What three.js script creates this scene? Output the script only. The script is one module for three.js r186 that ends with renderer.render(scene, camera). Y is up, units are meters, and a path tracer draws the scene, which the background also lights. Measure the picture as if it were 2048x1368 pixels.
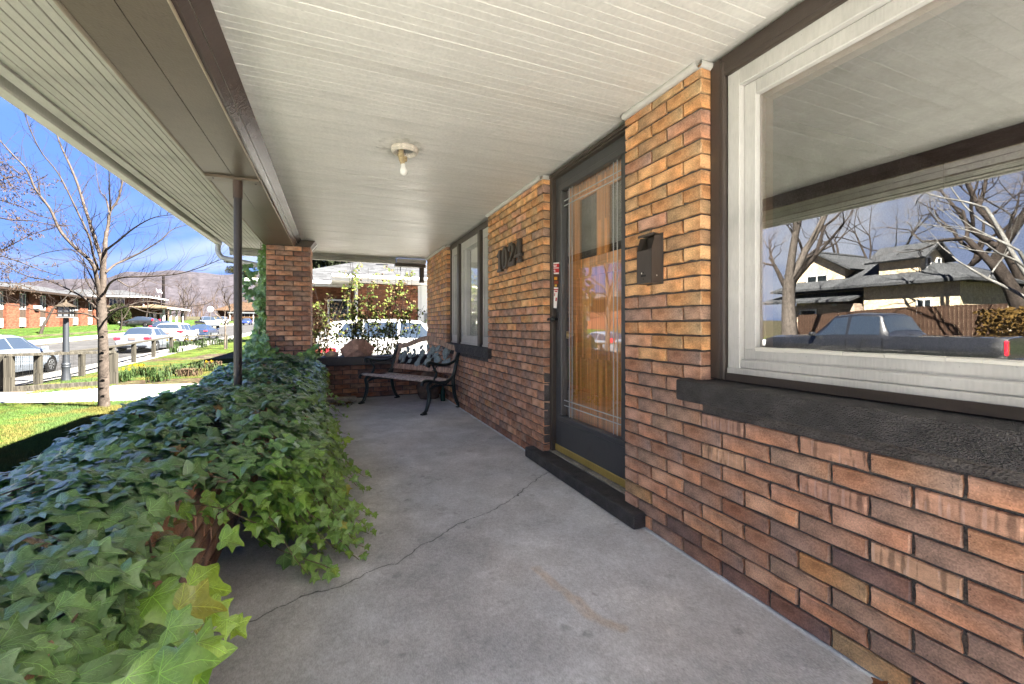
import * as THREE from 'three';
import { mergeGeometries } from 'three/addons/utils/BufferGeometryUtils.js';
import { RoundedBoxGeometry } from 'three/addons/geometries/RoundedBoxGeometry.js';
import { FontLoader } from 'three/addons/loaders/FontLoader.js';
import { TextGeometry } from 'three/addons/geometries/TextGeometry.js';

// ------------------------------------------------------------ camera, sky, sun, exposure
const W = 1024, H = 684;
const scene = new THREE.Scene();
const camera = new THREE.PerspectiveCamera(2 * Math.atan(684 / 850) * 180 / Math.PI, 2048 / 1368, 0.05, 9000);
const EYE = new THREE.Vector3(0, 1.09, 0), YAW = Math.atan2(1024 - 668, 850);
camera.position.copy(EYE);
camera.rotation.y = -YAW;
camera.setViewOffset(2048, 1368, 0, 32, 2048, 1368);
camera.updateProjectionMatrix();
const renderer = new THREE.WebGLRenderer({ antialias: true });
renderer.setSize(W, H);
renderer.toneMapping = THREE.LinearToneMapping;
renderer.toneMappingExposure = 21.0;
renderer.shadowMap.enabled = true;
const SUN = new THREE.Vector3(0.76, 1, 0.5).normalize();
const sun = new THREE.DirectionalLight(new THREE.Color(1, 0.95, 0.86), 5.0);
sun.position.copy(SUN).multiplyScalar(80);
sun.castShadow = true;
sun.shadow.mapSize.set(4096, 4096);
Object.assign(sun.shadow.camera, { left: -60, right: 40, top: 60, bottom: -60, near: 1, far: 220 });
sun.shadow.radius = 1.2;
scene.add(sun);

// ------------------------------------------------------------ random numbers and noise
function rng(seed) { let a = seed >>> 0; return () => { a = (a + 0x6D2B79F5) >>> 0; let t = a; t = Math.imul(t ^ (t >>> 15), t | 1); t ^= t + Math.imul(t ^ (t >>> 7), t | 61); return ((t ^ (t >>> 14)) >>> 0) / 4294967296; }; }
const R0 = rng(7);
const rr = (r, a, b) => a + (b - a) * r();
const clamp = (x, a, b) => Math.min(b, Math.max(a, x));
const lerp = (a, b, t) => a + (b - a) * t;
const smooth = (a, b, x) => { const t = clamp((x - a) / (b - a), 0, 1); return t * t * (3 - 2 * t); };
function hash2(x, y) { let h = Math.imul(x | 0, 374761393) ^ Math.imul(y | 0, 668265263); h = Math.imul(h ^ (h >>> 13), 1274126177); return ((h ^ (h >>> 16)) >>> 0) / 4294967296; }
function vn(x, y, px = 0, py = 0) {            // value noise, periodic when px/py are set
  let x0 = Math.floor(x), y0 = Math.floor(y); const fx = x - x0, fy = y - y0, u = fx * fx * (3 - 2 * fx), v = fy * fy * (3 - 2 * fy);
  let x1 = x0 + 1, y1 = y0 + 1;
  if (px) { x0 = ((x0 % px) + px) % px; x1 = ((x1 % px) + px) % px; }
  if (py) { y0 = ((y0 % py) + py) % py; y1 = ((y1 % py) + py) % py; }
  return lerp(lerp(hash2(x0, y0), hash2(x1, y0), u), lerp(hash2(x0, y1), hash2(x1, y1), u), v);
}
function fbm(x, y, oct = 4, p = 0) { let s = 0, a = 0.5, n = 0; for (let i = 0; i < oct; i++) { s += a * vn(x + i * 17.3 * (p ? 0 : 1), y, p, p); n += a; a *= 0.5; x *= 2; y *= 2; p *= 2; } return s / n; }

// ------------------------------------------------------------ textures
function tex(w, h, f, srgb = false) {          // f(u, v) -> [r, g, b] or a grey value, 0..1
  const d = new Uint8Array(w * h * 4);
  for (let j = 0; j < h; j++) for (let i = 0; i < w; i++) {
    const c = f(i / w, j / h), k = (j * w + i) * 4;
    if (typeof c === 'number') d[k] = d[k + 1] = d[k + 2] = clamp(c, 0, 1) * 255; else for (let q = 0; q < 3; q++) d[k + q] = clamp(c[q], 0, 1) * 255;
    d[k + 3] = 255;
  }
  const t = new THREE.DataTexture(d, w, h, THREE.RGBAFormat);
  t.wrapS = t.wrapT = THREE.RepeatWrapping; t.magFilter = THREE.LinearFilter; t.minFilter = THREE.LinearMipmapLinearFilter; t.generateMipmaps = true;
  if (srgb) { t.colorSpace = THREE.SRGBColorSpace; let m = 0; for (let k = 1; k < d.length; k += 4) m += Math.pow(d[k] / 255, 2.2); t.userData.mean = m / (w * h); }   // mean in linear light: colours below are the surface's mean albedo
  t.needsUpdate = true; return t;
}
function rep(t, a, b = a) { const c = t.clone(); c.userData = { ...t.userData }; c.repeat.set(a, b); c.needsUpdate = true; return c; }
// tileable grain: neutral, multiplies a material's colour
const grainTex = tex(512, 512, (u, v) => { const n = fbm(u * 8, v * 8, 5, 8), s = vn(u * 128, v * 128, 128, 128), k = vn(u * 256, v * 256, 256, 256); return clamp(0.70 + 0.34 * (n - 0.5) + 0.16 * (s - 0.5) + 0.12 * (k - 0.5), 0, 1); }, true);
const grainBump = tex(512, 512, (u, v) => 0.5 + 0.5 * (fbm(u * 24, v * 24, 4, 24) - 0.5) + 0.3 * (vn(u * 200, v * 200, 200, 200) - 0.5));
const brickTex = tex(1024, 512, (u, v) => {    // faces of bricks: mottled, wire-drawn, pitted
  const n = fbm(u * 14, v * 10, 5, 2), big = vn(u * 10, v * 7, 10, 7), s = vn(u * 300, v * 160, 300, 160), pit = vn(u * 180, v * 90, 180, 90);
  let k = 0.70 + 0.34 * (n - 0.5) + 0.22 * (big - 0.5) + 0.16 * (s - 0.5); if (pit > 0.93) k -= 0.16; if (pit < 0.035) k += 0.16;
  const h = 0.10 * (vn(u * 7 + 3, v * 6, 7, 6) - 0.5);
  return [k + h, k, k - h];
}, true);
const streakTex = tex(512, 512, (u, v) => {    // bricks with run-down stains
  const n = fbm(u * 8, v * 8, 5, 8), st = fbm(u * 22, v * 2.0, 3, 0), s = vn(u * 200, v * 200, 200, 200);
  let k = 0.70 + 0.25 * (n - 0.5) + 0.14 * (s - 0.5) - 0.20 * smooth(0.50, 0.78, st) ;
  const w = smooth(0.80, 0.88, vn(u * 34 + 9, v * 2.4)); k = lerp(k, 0.80, 0.25 * w);
  return [k, k * (1 + 0.05 * w), k * (1 + 0.12 * w)];
}, true);
const stuccoBump = tex(512, 512, (u, v) => { const a = vn(u * 70, v * 110, 70, 110), b = vn(u * 150, v * 220, 150, 220), c = fbm(u * 12, v * 12, 3, 12); return 0.5 * a + 0.35 * b + 0.3 * c - 0.1; });
const woodTex = tex(256, 1024, (u, v) => { const w = fbm(u * 26 + 0.6 * fbm(u * 5, v * 3, 3), v * 1.6, 4), l = vn(u * 120, v * 5); const k = 0.62 + 0.42 * (w - 0.5) + 0.12 * (l - 0.5); return [k * 1.04, k, k * 0.94]; }, true);
const weatherTex = tex(256, 1024, (u, v) => { const w = fbm(u * 30, v * 2.2, 4), l = vn(u * 90, v * 4), c = vn(u * 46, v * 3) > 0.9 ? -0.2 : 0; const k = 0.68 + 0.5 * (w - 0.5) + 0.2 * (l - 0.5) + c; return k; }, true);
const paintTex = tex(512, 512, (u, v) => { const n = fbm(u * 5, v * 5, 5, 5), s = vn(u * 250, v * 40, 250, 40), sp = vn(u * 110, v * 110, 110, 110); return 0.80 + 0.12 * (n - 0.5) + 0.05 * (s - 0.5) - (sp > 0.965 ? 0.12 : 0); }, true);
const asphaltTex = tex(512, 512, (u, v) => { const n = fbm(u * 6, v * 6, 4, 6), s = vn(u * 200, v * 200, 200, 200); return 0.62 + 0.25 * (n - 0.5) + 0.3 * (s - 0.5); }, true);
const slabTex = tex(512, 512, (u, v) => { const n = fbm(u * 5, v * 5, 5, 5), s = vn(u * 240, v * 240, 240, 240), d = fbm(u * 16 + 4, v * 16, 3, 16); return 0.78 + 0.2 * (n - 0.5) + 0.12 * (s - 0.5) - (d > 0.7 ? 0.1 : 0); }, true);
const grassTex = tex(512, 512, (u, v) => { const n = fbm(u * 6, v * 6, 4, 6), s = vn(u * 160, v * 160, 160, 160), y = fbm(u * 11 + 5, v * 11, 3, 11); const k = 0.55 + 0.4 * (n - 0.5) + 0.6 * (s - 0.5); return [k * (0.86 + 0.5 * (y - 0.4)), k, k * 0.72]; }, true);
const soilTex = tex(512, 512, (u, v) => { const n = fbm(u * 12, v * 12, 5, 12), s = vn(u * 90, v * 90, 90, 90), g = fbm(u * 5, v * 5, 3, 5); const k = 0.5 + 0.5 * (n - 0.5) + 0.4 * (s - 0.5); return [k, k * lerp(0.86, 1.0, smooth(0.45, 0.6, g)), k * 0.7]; }, true);
const shingleTex = tex(512, 512, (u, v) => { const row = Math.floor(v * 16), x = u * 10 + (row % 2) * 0.5, tab = hash2(((Math.floor(x) % 10) + 10) % 10, row); const s = vn(u * 220, v * 220, 220, 220); return 0.66 + 0.22 * (tab - 0.5) + 0.25 * (s - 0.5); }, true);
const barkTex = tex(256, 512, (u, v) => { const n = fbm(u * 9, v * 5, 4, 0), s = vn(u * 70, v * 34), ln = vn(u * 3, v * 50); return 0.66 + 0.4 * (n - 0.5) + 0.2 * (s - 0.5) - (ln > 0.86 ? 0.16 : 0); }, true);
const farBrickTex = tex(512, 512, (u, v) => { const row = Math.floor(v * 36), x = u * 12 + (row % 2) * 0.5, fx = x - Math.floor(x), fy = v * 36 - row; const t = hash2(((Math.floor(x) % 12) + 12) % 12, row); if (fx < 0.05 || fy < 0.16) return [0.6, 0.58, 0.56]; const k = 0.7 + 0.3 * (t - 0.5) + 0.1 * (vn(u * 160, v * 160, 160, 160) - 0.5); return [k, k * 0.96, k * 0.93]; }, true);
// the porch floor: worn concrete with blotches, drips, one long crack and a brown stain (texture covers 2.6 x 10 m, u = x, v = z)
const FX0 = -0.62, FZ0 = -7.3, FWX = 2.6, FWZ = 10;
function segd(px, py, pts) { let m = 9; for (let i = 0; i + 1 < pts.length; i++) { const [ax, ay] = pts[i], [bx, by] = pts[i + 1], dx = bx - ax, dy = by - ay, t = clamp(((px - ax) * dx + (py - ay) * dy) / (dx * dx + dy * dy), 0, 1); m = Math.min(m, Math.hypot(px - ax - dx * t, py - ay - dy * t)); } return m; }
const crackPts = [[-0.5, -1.72], [-0.4, -1.80], [-0.26, -1.83], [-0.12, -1.915], [0.02, -1.92], [0.17, -2.0], [0.27, -2.01], [0.40, -2.12], [0.5, -2.17], [0.62, -2.27], [0.78, -2.33], [0.9, -2.38], [1.07, -2.5], [1.22, -2.63], [1.4, -2.78], [1.55, -2.86]];
const stainPts = [[0.84, -1.72], [0.86, -1.55], [0.90, -1.36], [0.96, -1.26]];
const spotR = rng(91), spots = [];
for (let i = 0; i < 150; i++) spots.push([rr(spotR, -0.5, 1.5), rr(spotR, -4.6, -0.3), rr(spotR, 0.006, 0.026), rr(spotR, 0.05, 0.2)]);
for (let i = 0; i < 60; i++) spots.push([rr(spotR, -0.1, 0.7), rr(spotR, -3.4, -1.9), rr(spotR, 0.012, 0.035), rr(spotR, 0.04, 0.14)]);
for (const q of [[0.42, -1.12, 0.028, 0.32], [0.53, -1.05, 0.018, 0.25], [0.38, -1.05, 0.016, 0.2], [0.62, -0.98, 0.02, 0.28], [0.5, -0.9, 0.03, 0.3], [0.78, -1.1, 0.016, 0.2]]) spots.push(q);
const floorTex = tex(1024, 2048, (u, v) => {
  const x = FX0 + u * FWX, z = FZ0 + v * FWZ;
  const wx = x + 0.02 * (vn(x * 30, z * 30) - 0.5), wz = z + 0.02 * (vn(x * 30 + 50, z * 30) - 0.5);
  let k = 0.62 + 0.16 * (fbm(x * 2.2, z * 2.2, 5) - 0.5) + 0.12 * (fbm(x * 9 + 4, z * 9, 4) - 0.5) + 0.10 * (hash2(Math.floor(u * 1024), Math.floor(v * 2048)) - 0.5) + 0.06 * (vn(x * 90, z * 90) - 0.5);
  let warm = 0.03 * (fbm(x * 1.7 + 30, z * 1.7, 3) - 0.5);
  // lifted paint: paler worn patch in the walking line, with a torn outline
  const patch = fbm(x * 3.2 + 9, z * 5.2, 5) + 0.30 * Math.exp(-(((x - 0.15) / 0.34) ** 2) - (((z + 2.9) / 0.95) ** 2));
  k += 0.045 * smooth(0.55, 0.80, patch) * (0.4 + 0.9 * vn(x * 45, z * 70));
  for (const s of spots) { const dx = wx - s[0], dz = wz - s[1]; if (Math.abs(dx) < 0.06 && Math.abs(dz) < 0.06) k -= s[3] * 0.42 * smooth(s[2] * 1.1, s[2] * 0.5, Math.hypot(dx, dz)); }
  const cd = segd(wx, wz, crackPts), cw = 0.0014 + 0.0016 * vn(x * 12, z * 12);
  k *= 1 - 0.5 * smooth(cw * 1.6, cw * 0.5, cd) - 0.08 * smooth(0.03, 0.0, cd) * vn(x * 60, z * 60);
  const sd = segd(wx + 0.02 * (vn(x * 8, z * 8) - 0.5), wz, stainPts), st = smooth(0.035, 0.008, sd) * (0.5 + 0.5 * vn(x * 70, z * 30));
  k -= 0.05 * st; warm += 0.045 * st;
  const edge = smooth(0.035, 0.012, 1.555 - x + 0.02 * (fbm(z * 14, 3, 3) - 0.5)); k += 0.12 * edge; warm -= 0.02 * edge;   // pale caulk along the wall
  return [k + warm, k, k - warm];
}, true);
const floorBump = grainBump;

// ------------------------------------------------------------ sky: clear blue with thin streaked cloud
{
  const w = 1024, h = 512, d = new Float32Array(w * h * 4);
  for (let j = 0; j < h; j++) {
    const el = ((j + 0.5) / h - 0.5) * Math.PI;
    for (let i = 0; i < w; i++) {
      const az = ((i + 0.5) / w - 0.5) * 2 * Math.PI, y = Math.sin(el), x = Math.cos(el) * Math.cos(az), z = Math.cos(el) * Math.sin(az);
      let t = Math.pow(clamp(y, 0, 1), 0.55);
      let r = lerp(0.105, 0.034, t), g = lerp(0.18, 0.100, t), b = lerp(0.38, 0.35, t);
      if (y > 0.01) {
        const qx = x / (y + 0.22), qz = z / (y + 0.22), wv = fbm(qx * 1.3 + 7, qz * 1.3 + 3, 3);
        const s = fbm((qx * 0.9 + qz * 0.5) * 1.0 + wv * 1.6, (qz * 0.9 - qx * 0.5) * 4.2 + wv * 1.4, 5), m = fbm(qx * 0.8 + 20, qz * 0.8, 3);
        let c = 0.72 * smooth(0.40, 0.74, s) * smooth(0.28, 0.54, m);
        const veil = smooth(-0.62, -0.86, x / Math.max(0.2, Math.cos(el))) * smooth(0.85, 0.35, y) * (0.5 + 0.5 * smooth(0.30, 0.62, s));
        c = Math.max(c, veil);                     // thin cirrus spread over the west
        r = lerp(r, lerp(0.25, 0.40, veil), c); g = lerp(g, lerp(0.29, 0.43, veil), c); b = lerp(b, lerp(0.38, 0.50, veil), c);
      } else { r = 0.105; g = 0.18; b = 0.38; }
      const k = (j * w + i) * 4; d[k] = r * SKYK(); d[k + 1] = g * SKYK(); d[k + 2] = b * SKYK(); d[k + 3] = 1;
    }
  }
  const t = new THREE.DataTexture(d, w, h, THREE.RGBAFormat, THREE.FloatType);
  t.mapping = THREE.EquirectangularReflectionMapping; t.magFilter = t.minFilter = THREE.LinearFilter; t.needsUpdate = true;
  scene.background = t; scene.environment = t; scene.environmentIntensity = 1; scene.backgroundIntensity = 1;
}
function SKYK() { return 0.175; }

// ------------------------------------------------------------ helpers
const names = {};
function numbered(n) { const k = names[n] = (names[n] ?? -1) + 1; return k ? `${n}_${String(k).padStart(3, '0')}` : n; }
function shade(o) { o.traverse(m => { if (m.isMesh) { m.castShadow = true; m.receiveShadow = true; } }); return o; }
function tag(o, label, category, group, kind) { if (label) o.userData.label = label; if (category) o.userData.category = category; if (group) o.userData.group = group; if (kind) o.userData.kind = kind; return o; }
function thing(name, label, category, [x, y, z] = [0, 0, 0], turn = 0, group) { const o = new THREE.Group(); o.name = numbered(name); o.position.set(x, y, z); o.rotation.y = turn; scene.add(o); return tag(o, label, category, group); }
function part(name, geos, mat, parent, label) { const m = new THREE.Mesh(Array.isArray(geos) ? mg(geos) : geos, mat); m.name = name; m.castShadow = m.receiveShadow = true; parent.add(m); if (label) m.userData.label = label; return m; }
function solo(name, geos, mat, label, category, group, kind) { const m = part(numbered(name), geos, mat, scene); return tag(m, label, category, group, kind); }
function setting(name, geos, mat) { return solo(name, geos, mat, null, null, null, 'structure'); }
function dup(o, name, [x, y, z], turn, label, group) { const c = o.clone(); c.name = numbered(name); c.userData = { ...o.userData }; scene.add(c); c.position.set(x, y, z); c.rotation.y = turn; if (label) c.userData.label = label; if (group) c.userData.group = group; return c; }
function mg(list) {
  const a = list.map(g => { const q = g.index ? g.toNonIndexed() : g; for (const k of Object.keys(q.attributes)) if (!['position', 'normal', 'uv', 'color'].includes(k)) q.deleteAttribute(k); return q; });
  const col = a.every(g => g.attributes.color); if (!col) for (const g of a) g.deleteAttribute('color');
  return a.length === 1 ? a[0] : mergeGeometries(a);
}
function uvMetres(g) {                          // box-project: uv in metres
  g = g.index ? g.toNonIndexed() : g; const p = g.attributes.position, n = g.attributes.normal, u = new Float32Array(p.count * 2);
  for (let i = 0; i < p.count; i += 3) {
    let nx = 0, ny = 0, nz = 0; for (let k = 0; k < 3; k++) { nx += Math.abs(n.getX(i + k)); ny += Math.abs(n.getY(i + k)); nz += Math.abs(n.getZ(i + k)); }
    for (let k = 0; k < 3; k++) { const x = p.getX(i + k), y = p.getY(i + k), z = p.getZ(i + k); const [a, b] = ny >= nx && ny >= nz ? [x, z] : nx >= nz ? [z, y] : [x, y]; u[(i + k) * 2] = a; u[(i + k) * 2 + 1] = b; }
  }
  g.setAttribute('uv', new THREE.BufferAttribute(u, 2)); return g;
}
const M4 = (x, y, z, rx = 0, ry = 0, rz = 0) => new THREE.Matrix4().compose(new THREE.Vector3(x, y, z), new THREE.Quaternion().setFromEuler(new THREE.Euler(rx, ry, rz)), new THREE.Vector3(1, 1, 1));
function bx(w, h, d, x = 0, y = 0, z = 0, rx = 0, ry = 0, rz = 0) { const g = uvMetres(new THREE.BoxGeometry(w, h, d)); return g.applyMatrix4(M4(x, y, z, rx, ry, rz)); }
function rb(w, h, d, r, x = 0, y = 0, z = 0, rx = 0, ry = 0, rz = 0, seg = 2) { const g = uvMetres(new RoundedBoxGeometry(w, h, d, seg, Math.min(r, w / 2.01, h / 2.01, d / 2.01))); return g.applyMatrix4(M4(x, y, z, rx, ry, rz)); }
function box2(x0, x1, y0, y1, z0, z1, r = 0) { const w = Math.abs(x1 - x0), h = Math.abs(y1 - y0), d = Math.abs(z1 - z0); return (r ? rb : bx)(...(r ? [w, h, d, r] : [w, h, d]), (x0 + x1) / 2, (y0 + y1) / 2, (z0 + z1) / 2); }
const V = (x, y, z) => new THREE.Vector3(x, y, z);
function tube(pts, r0, r1 = r0, rad = 6, seg = 0) {   // tapered tube through points
  const P = pts.map(p => Array.isArray(p) ? V(...p) : p), c = P.length > 2 ? new THREE.CatmullRomCurve3(P, false, 'centripetal') : new THREE.LineCurve3(P[0], P[1]);
  const n = seg || Math.max(1, (P.length - 1) * (P.length > 2 ? 3 : 1)), fr = c.computeFrenetFrames(n), pos = [], nor = [], uv = [], idx = [];
  let L = 0, last = null;
  for (let i = 0; i <= n; i++) {
    const t = i / n, q = c.getPointAt(t); if (last) L += q.distanceTo(last); last = q; const r = typeof r0 === 'function' ? r0(t) : lerp(r0, r1, t);
    for (let k = 0; k <= rad; k++) { const a = k / rad * Math.PI * 2, d = fr.normals[i].clone().multiplyScalar(Math.cos(a)).addScaledVector(fr.binormals[i], Math.sin(a)); pos.push(q.x + d.x * r, q.y + d.y * r, q.z + d.z * r); nor.push(d.x, d.y, d.z); uv.push(k / rad * Math.max(0.06, r * 6), L); }
  }
  for (let i = 0; i < n; i++) for (let k = 0; k < rad; k++) { const a = i * (rad + 1) + k, b = a + rad + 1; idx.push(a, a + 1, b, b, a + 1, b + 1); }
  const g = new THREE.BufferGeometry(); g.setAttribute('position', new THREE.Float32BufferAttribute(pos, 3)); g.setAttribute('normal', new THREE.Float32BufferAttribute(nor, 3)); g.setAttribute('uv', new THREE.Float32BufferAttribute(uv, 2)); g.setIndex(idx);
  return g;
}
function lathe(pts, seg = 24) { return new THREE.LatheGeometry(pts.map(p => new THREE.Vector2(...p)), seg); }
function ball(r, x, y, z, sx = 1, sy = 1, sz = 1, ws = 14, hs = 10) { const g = new THREE.SphereGeometry(r, ws, hs); g.scale(sx, sy, sz); g.translate(x, y, z); return g; }
function extr(points, depth, bevel = 0, holes = []) { const s = new THREE.Shape(points.map(p => new THREE.Vector2(...p))); for (const h of holes) s.holes.push(new THREE.Path(h.map(p => new THREE.Vector2(...p)))); return new THREE.ExtrudeGeometry(s, { depth, bevelEnabled: bevel > 0, bevelSize: bevel, bevelThickness: bevel, bevelSegments: 1, curveSegments: 6 }); }
function tri(pos, idx, uv) { const g = new THREE.BufferGeometry(); g.setAttribute('position', new THREE.Float32BufferAttribute(pos, 3)); g.setAttribute('uv', new THREE.Float32BufferAttribute(uv ?? new Array(pos.length / 3 * 2).fill(0), 2)); g.setIndex(idx); const q = g.toNonIndexed(); q.computeVertexNormals(); return uv ? q : uvMetres(q); }
function mat(r, g, b, o = {}) { const { phys, ...p } = o; const m = new (phys ? THREE.MeshPhysicalMaterial : THREE.MeshStandardMaterial)({ roughness: 0.8, ...p }); const k = 1 / (p.map?.userData.mean ?? 1); m.color.setRGB(r * k, g * k, b * k); return m; }
const bump = (t, s) => ({ bumpMap: t, bumpScale: s });
// a pixel of the 2048-pixel picture to a ray, used only to read off real positions
const ST = Math.sin(YAW), CT = Math.cos(YAW);
function ray(px, py) { const r = (px - 1024) / 850, u = -(py - 652) / 850; return [ST + r * CT, u, -CT + r * ST]; }
function onY(px, py, Y) { const d = ray(px, py), t = (Y - EYE.y) / d[1]; return [d[0] * t, Y, d[2] * t]; }
function atDepth(px, py, c) { const d = ray(px, py); return V(d[0] * c, EYE.y + d[1] * c, d[2] * c); }

// ------------------------------------------------------------ shared materials
const dark = mat(0.055, 0.050, 0.050, { roughness: 0.62, map: paintTex, ...bump(stuccoBump, 0.004) });       // charcoal masonry paint
const stucco = mat(0.052, 0.048, 0.047, { roughness: 0.7, map: rep(grainTex, 3), ...bump(rep(stuccoBump, 3.2), 0.012) });
const brown = mat(0.060, 0.047, 0.038, { roughness: 0.42, map: paintTex, ...bump(grainBump, 0.0012) });
const white = mat(0.48, 0.47, 0.448, { roughness: 0.5, map: paintTex, ...bump(grainBump, 0.0008) });
const ceilWhite = mat(0.565, 0.552, 0.52, { roughness: 0.42, map: rep(paintTex, 0.5, 2), ...bump(rep(grainBump, 0.6, 2), 0.0005) });
const soffitPaint = mat(0.38, 0.375, 0.325, { roughness: 0.6, map: rep(paintTex, 1, 1), ...bump(grainBump, 0.0012) });
const mortarMat = mat(0.085, 0.075, 0.068, { roughness: 0.95, map: rep(grainTex, 2), ...bump(rep(stuccoBump, 2), 0.006) });

// ------------------------------------------------------------ bricks
const COURSE = 0.0697, BL = 0.22, JT = 0.010;
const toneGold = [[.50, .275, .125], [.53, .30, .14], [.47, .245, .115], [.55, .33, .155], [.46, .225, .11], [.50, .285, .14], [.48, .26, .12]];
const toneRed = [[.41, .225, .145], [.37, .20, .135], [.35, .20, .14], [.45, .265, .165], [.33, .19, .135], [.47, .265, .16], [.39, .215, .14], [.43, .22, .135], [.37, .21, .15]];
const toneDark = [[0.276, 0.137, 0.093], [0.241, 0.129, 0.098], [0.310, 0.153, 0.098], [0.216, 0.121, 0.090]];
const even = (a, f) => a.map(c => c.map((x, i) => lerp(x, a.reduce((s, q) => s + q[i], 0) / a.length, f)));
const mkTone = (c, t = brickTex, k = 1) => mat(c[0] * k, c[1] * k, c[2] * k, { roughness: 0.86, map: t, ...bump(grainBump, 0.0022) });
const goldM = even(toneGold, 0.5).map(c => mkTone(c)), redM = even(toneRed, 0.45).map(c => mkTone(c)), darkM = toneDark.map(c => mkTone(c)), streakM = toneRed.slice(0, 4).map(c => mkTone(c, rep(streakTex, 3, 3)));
const brickCache = {};
function brickGeo(len, ht, dep, v) {              // a brick with worn arrises: front face, four chamfers, four sides; local +z is out
  const key = `${len.toFixed(3)}_${ht.toFixed(3)}_${dep}_${v}`; if (brickCache[key]) return brickCache[key];
  const r = rng(v * 31 + 5), c = 0.0035, x = len / 2, y = ht / 2, j = s => s * (r() - 0.5), R = [];
  for (const [a, q] of [[-1, -1], [-.35, -1], [.4, -1], [1, -1], [1, .1], [1, 1], [.3, 1], [-.4, 1], [-1, 1], [-1, -.1]]) R.push([a * x, q * y]);
  const n = R.length, f = R.map(([a, q]) => [a - Math.sign(Math.round(a / x)) * c + j(0.003), q - Math.sign(Math.round(q / y)) * c + j(0.003), j(0.002)]), chip = Math.floor(r() * n * 1.5);
  const o = R.map(([a, q], k) => { const d = k === chip ? 0.006 : 0; return [a * (1 - d / x) + j(0.0035), q * (1 - d / y) + j(0.004), -c - r() * 0.002 - d * 0.6]; }), bk = R.map(([a, q]) => [a, q, -dep]);
  const pos = [[0, 0, 0], ...f, ...o, ...bk].flat(), idx = [];
  for (let i = 0; i < n; i++) { const k = (i + 1) % n; idx.push(0, 1 + i, 1 + k, 1 + n + i, 1 + n + k, 1 + k, 1 + n + i, 1 + k, 1 + i, 1 + 2 * n + i, 1 + 2 * n + k, 1 + n + k, 1 + 2 * n + i, 1 + n + k, 1 + n + i); }
  const g = tri(pos, idx); const u = g.attributes.uv, ox = r() * 3, oy = r() * 3; for (let i = 0; i < u.count; i++) u.setXY(i, u.getX(i) * 1.0 + ox, u.getY(i) * 2.0 + oy);
  return brickCache[key] = g;
}
// runs: per course a list of [s0, s1, anchor] along local x; calls put(centre s, centre y, length, course)
function layCourses(n, runs, put, bl = BL) {
  for (let i = 0; i < n; i++) for (const [a, b, anchor] of runs(i)) {
    const off = (i % 2) * bl / 2, cuts = [a]; let k = Math.ceil((a - anchor - off) / bl - 1e-6), x = anchor + off + k * bl;
    for (; x < b - 1e-6; x += bl) if (x - cuts[cuts.length - 1] > 0.045 && b - x > 0.045) cuts.push(x);
    cuts.push(b);
    for (let q = 0; q + 1 < cuts.length; q++) { const e0 = q === 0 ? 0 : JT / 2, e1 = q + 2 === cuts.length ? 0 : JT / 2; put((cuts[q] + e0 + cuts[q + 1] - e1) / 2, (i + 0.5) * COURSE, cuts[q + 1] - cuts[q] - e0 - e1, i); }
  }
}
// bricks: list of {m: Matrix4, len, mat, near}; the nearest `most` become parts, the rest one joined part
function buildBricks(list, parent, most, ht = COURSE - JT, dep = 0.098) {
  const e = EYE; list.forEach(b => b.d = new THREE.Vector3().setFromMatrixPosition(b.m).distanceTo(e)); list.sort((a, b) => a.d - b.d);
  const r = rng(list.length), rest = [];
  list.forEach((b, i) => {
    const g = brickGeo(Math.round(b.len * 200) / 200, ht, b.dep ?? dep, Math.floor(r() * 4));
    if (i < most) { const o = part('brick', g, b.mat, parent); o.matrix.copy(b.m); o.matrix.decompose(o.position, o.quaternion, o.scale); }
    else { const q = g.clone().applyMatrix4(b.m), c = b.mat.color, n = q.attributes.position.count, a = new Float32Array(n * 3); for (let k = 0; k < n; k++) a.set([c.r, c.g, c.b], k * 3); q.setAttribute('color', new THREE.BufferAttribute(a, 3)); rest.push(q); }
  });
  if (rest.length) { const m = mat(brickTex.userData.mean, brickTex.userData.mean, brickTex.userData.mean, { roughness: 0.86, map: brickTex, vertexColors: true, ...bump(grainBump, 0.0022) }); const o = part('brickwork', rest, m, parent); o.userData.kind = 'stuff'; }
}
function pick(r, a) { return a[Math.floor(r() * a.length)]; }

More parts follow.
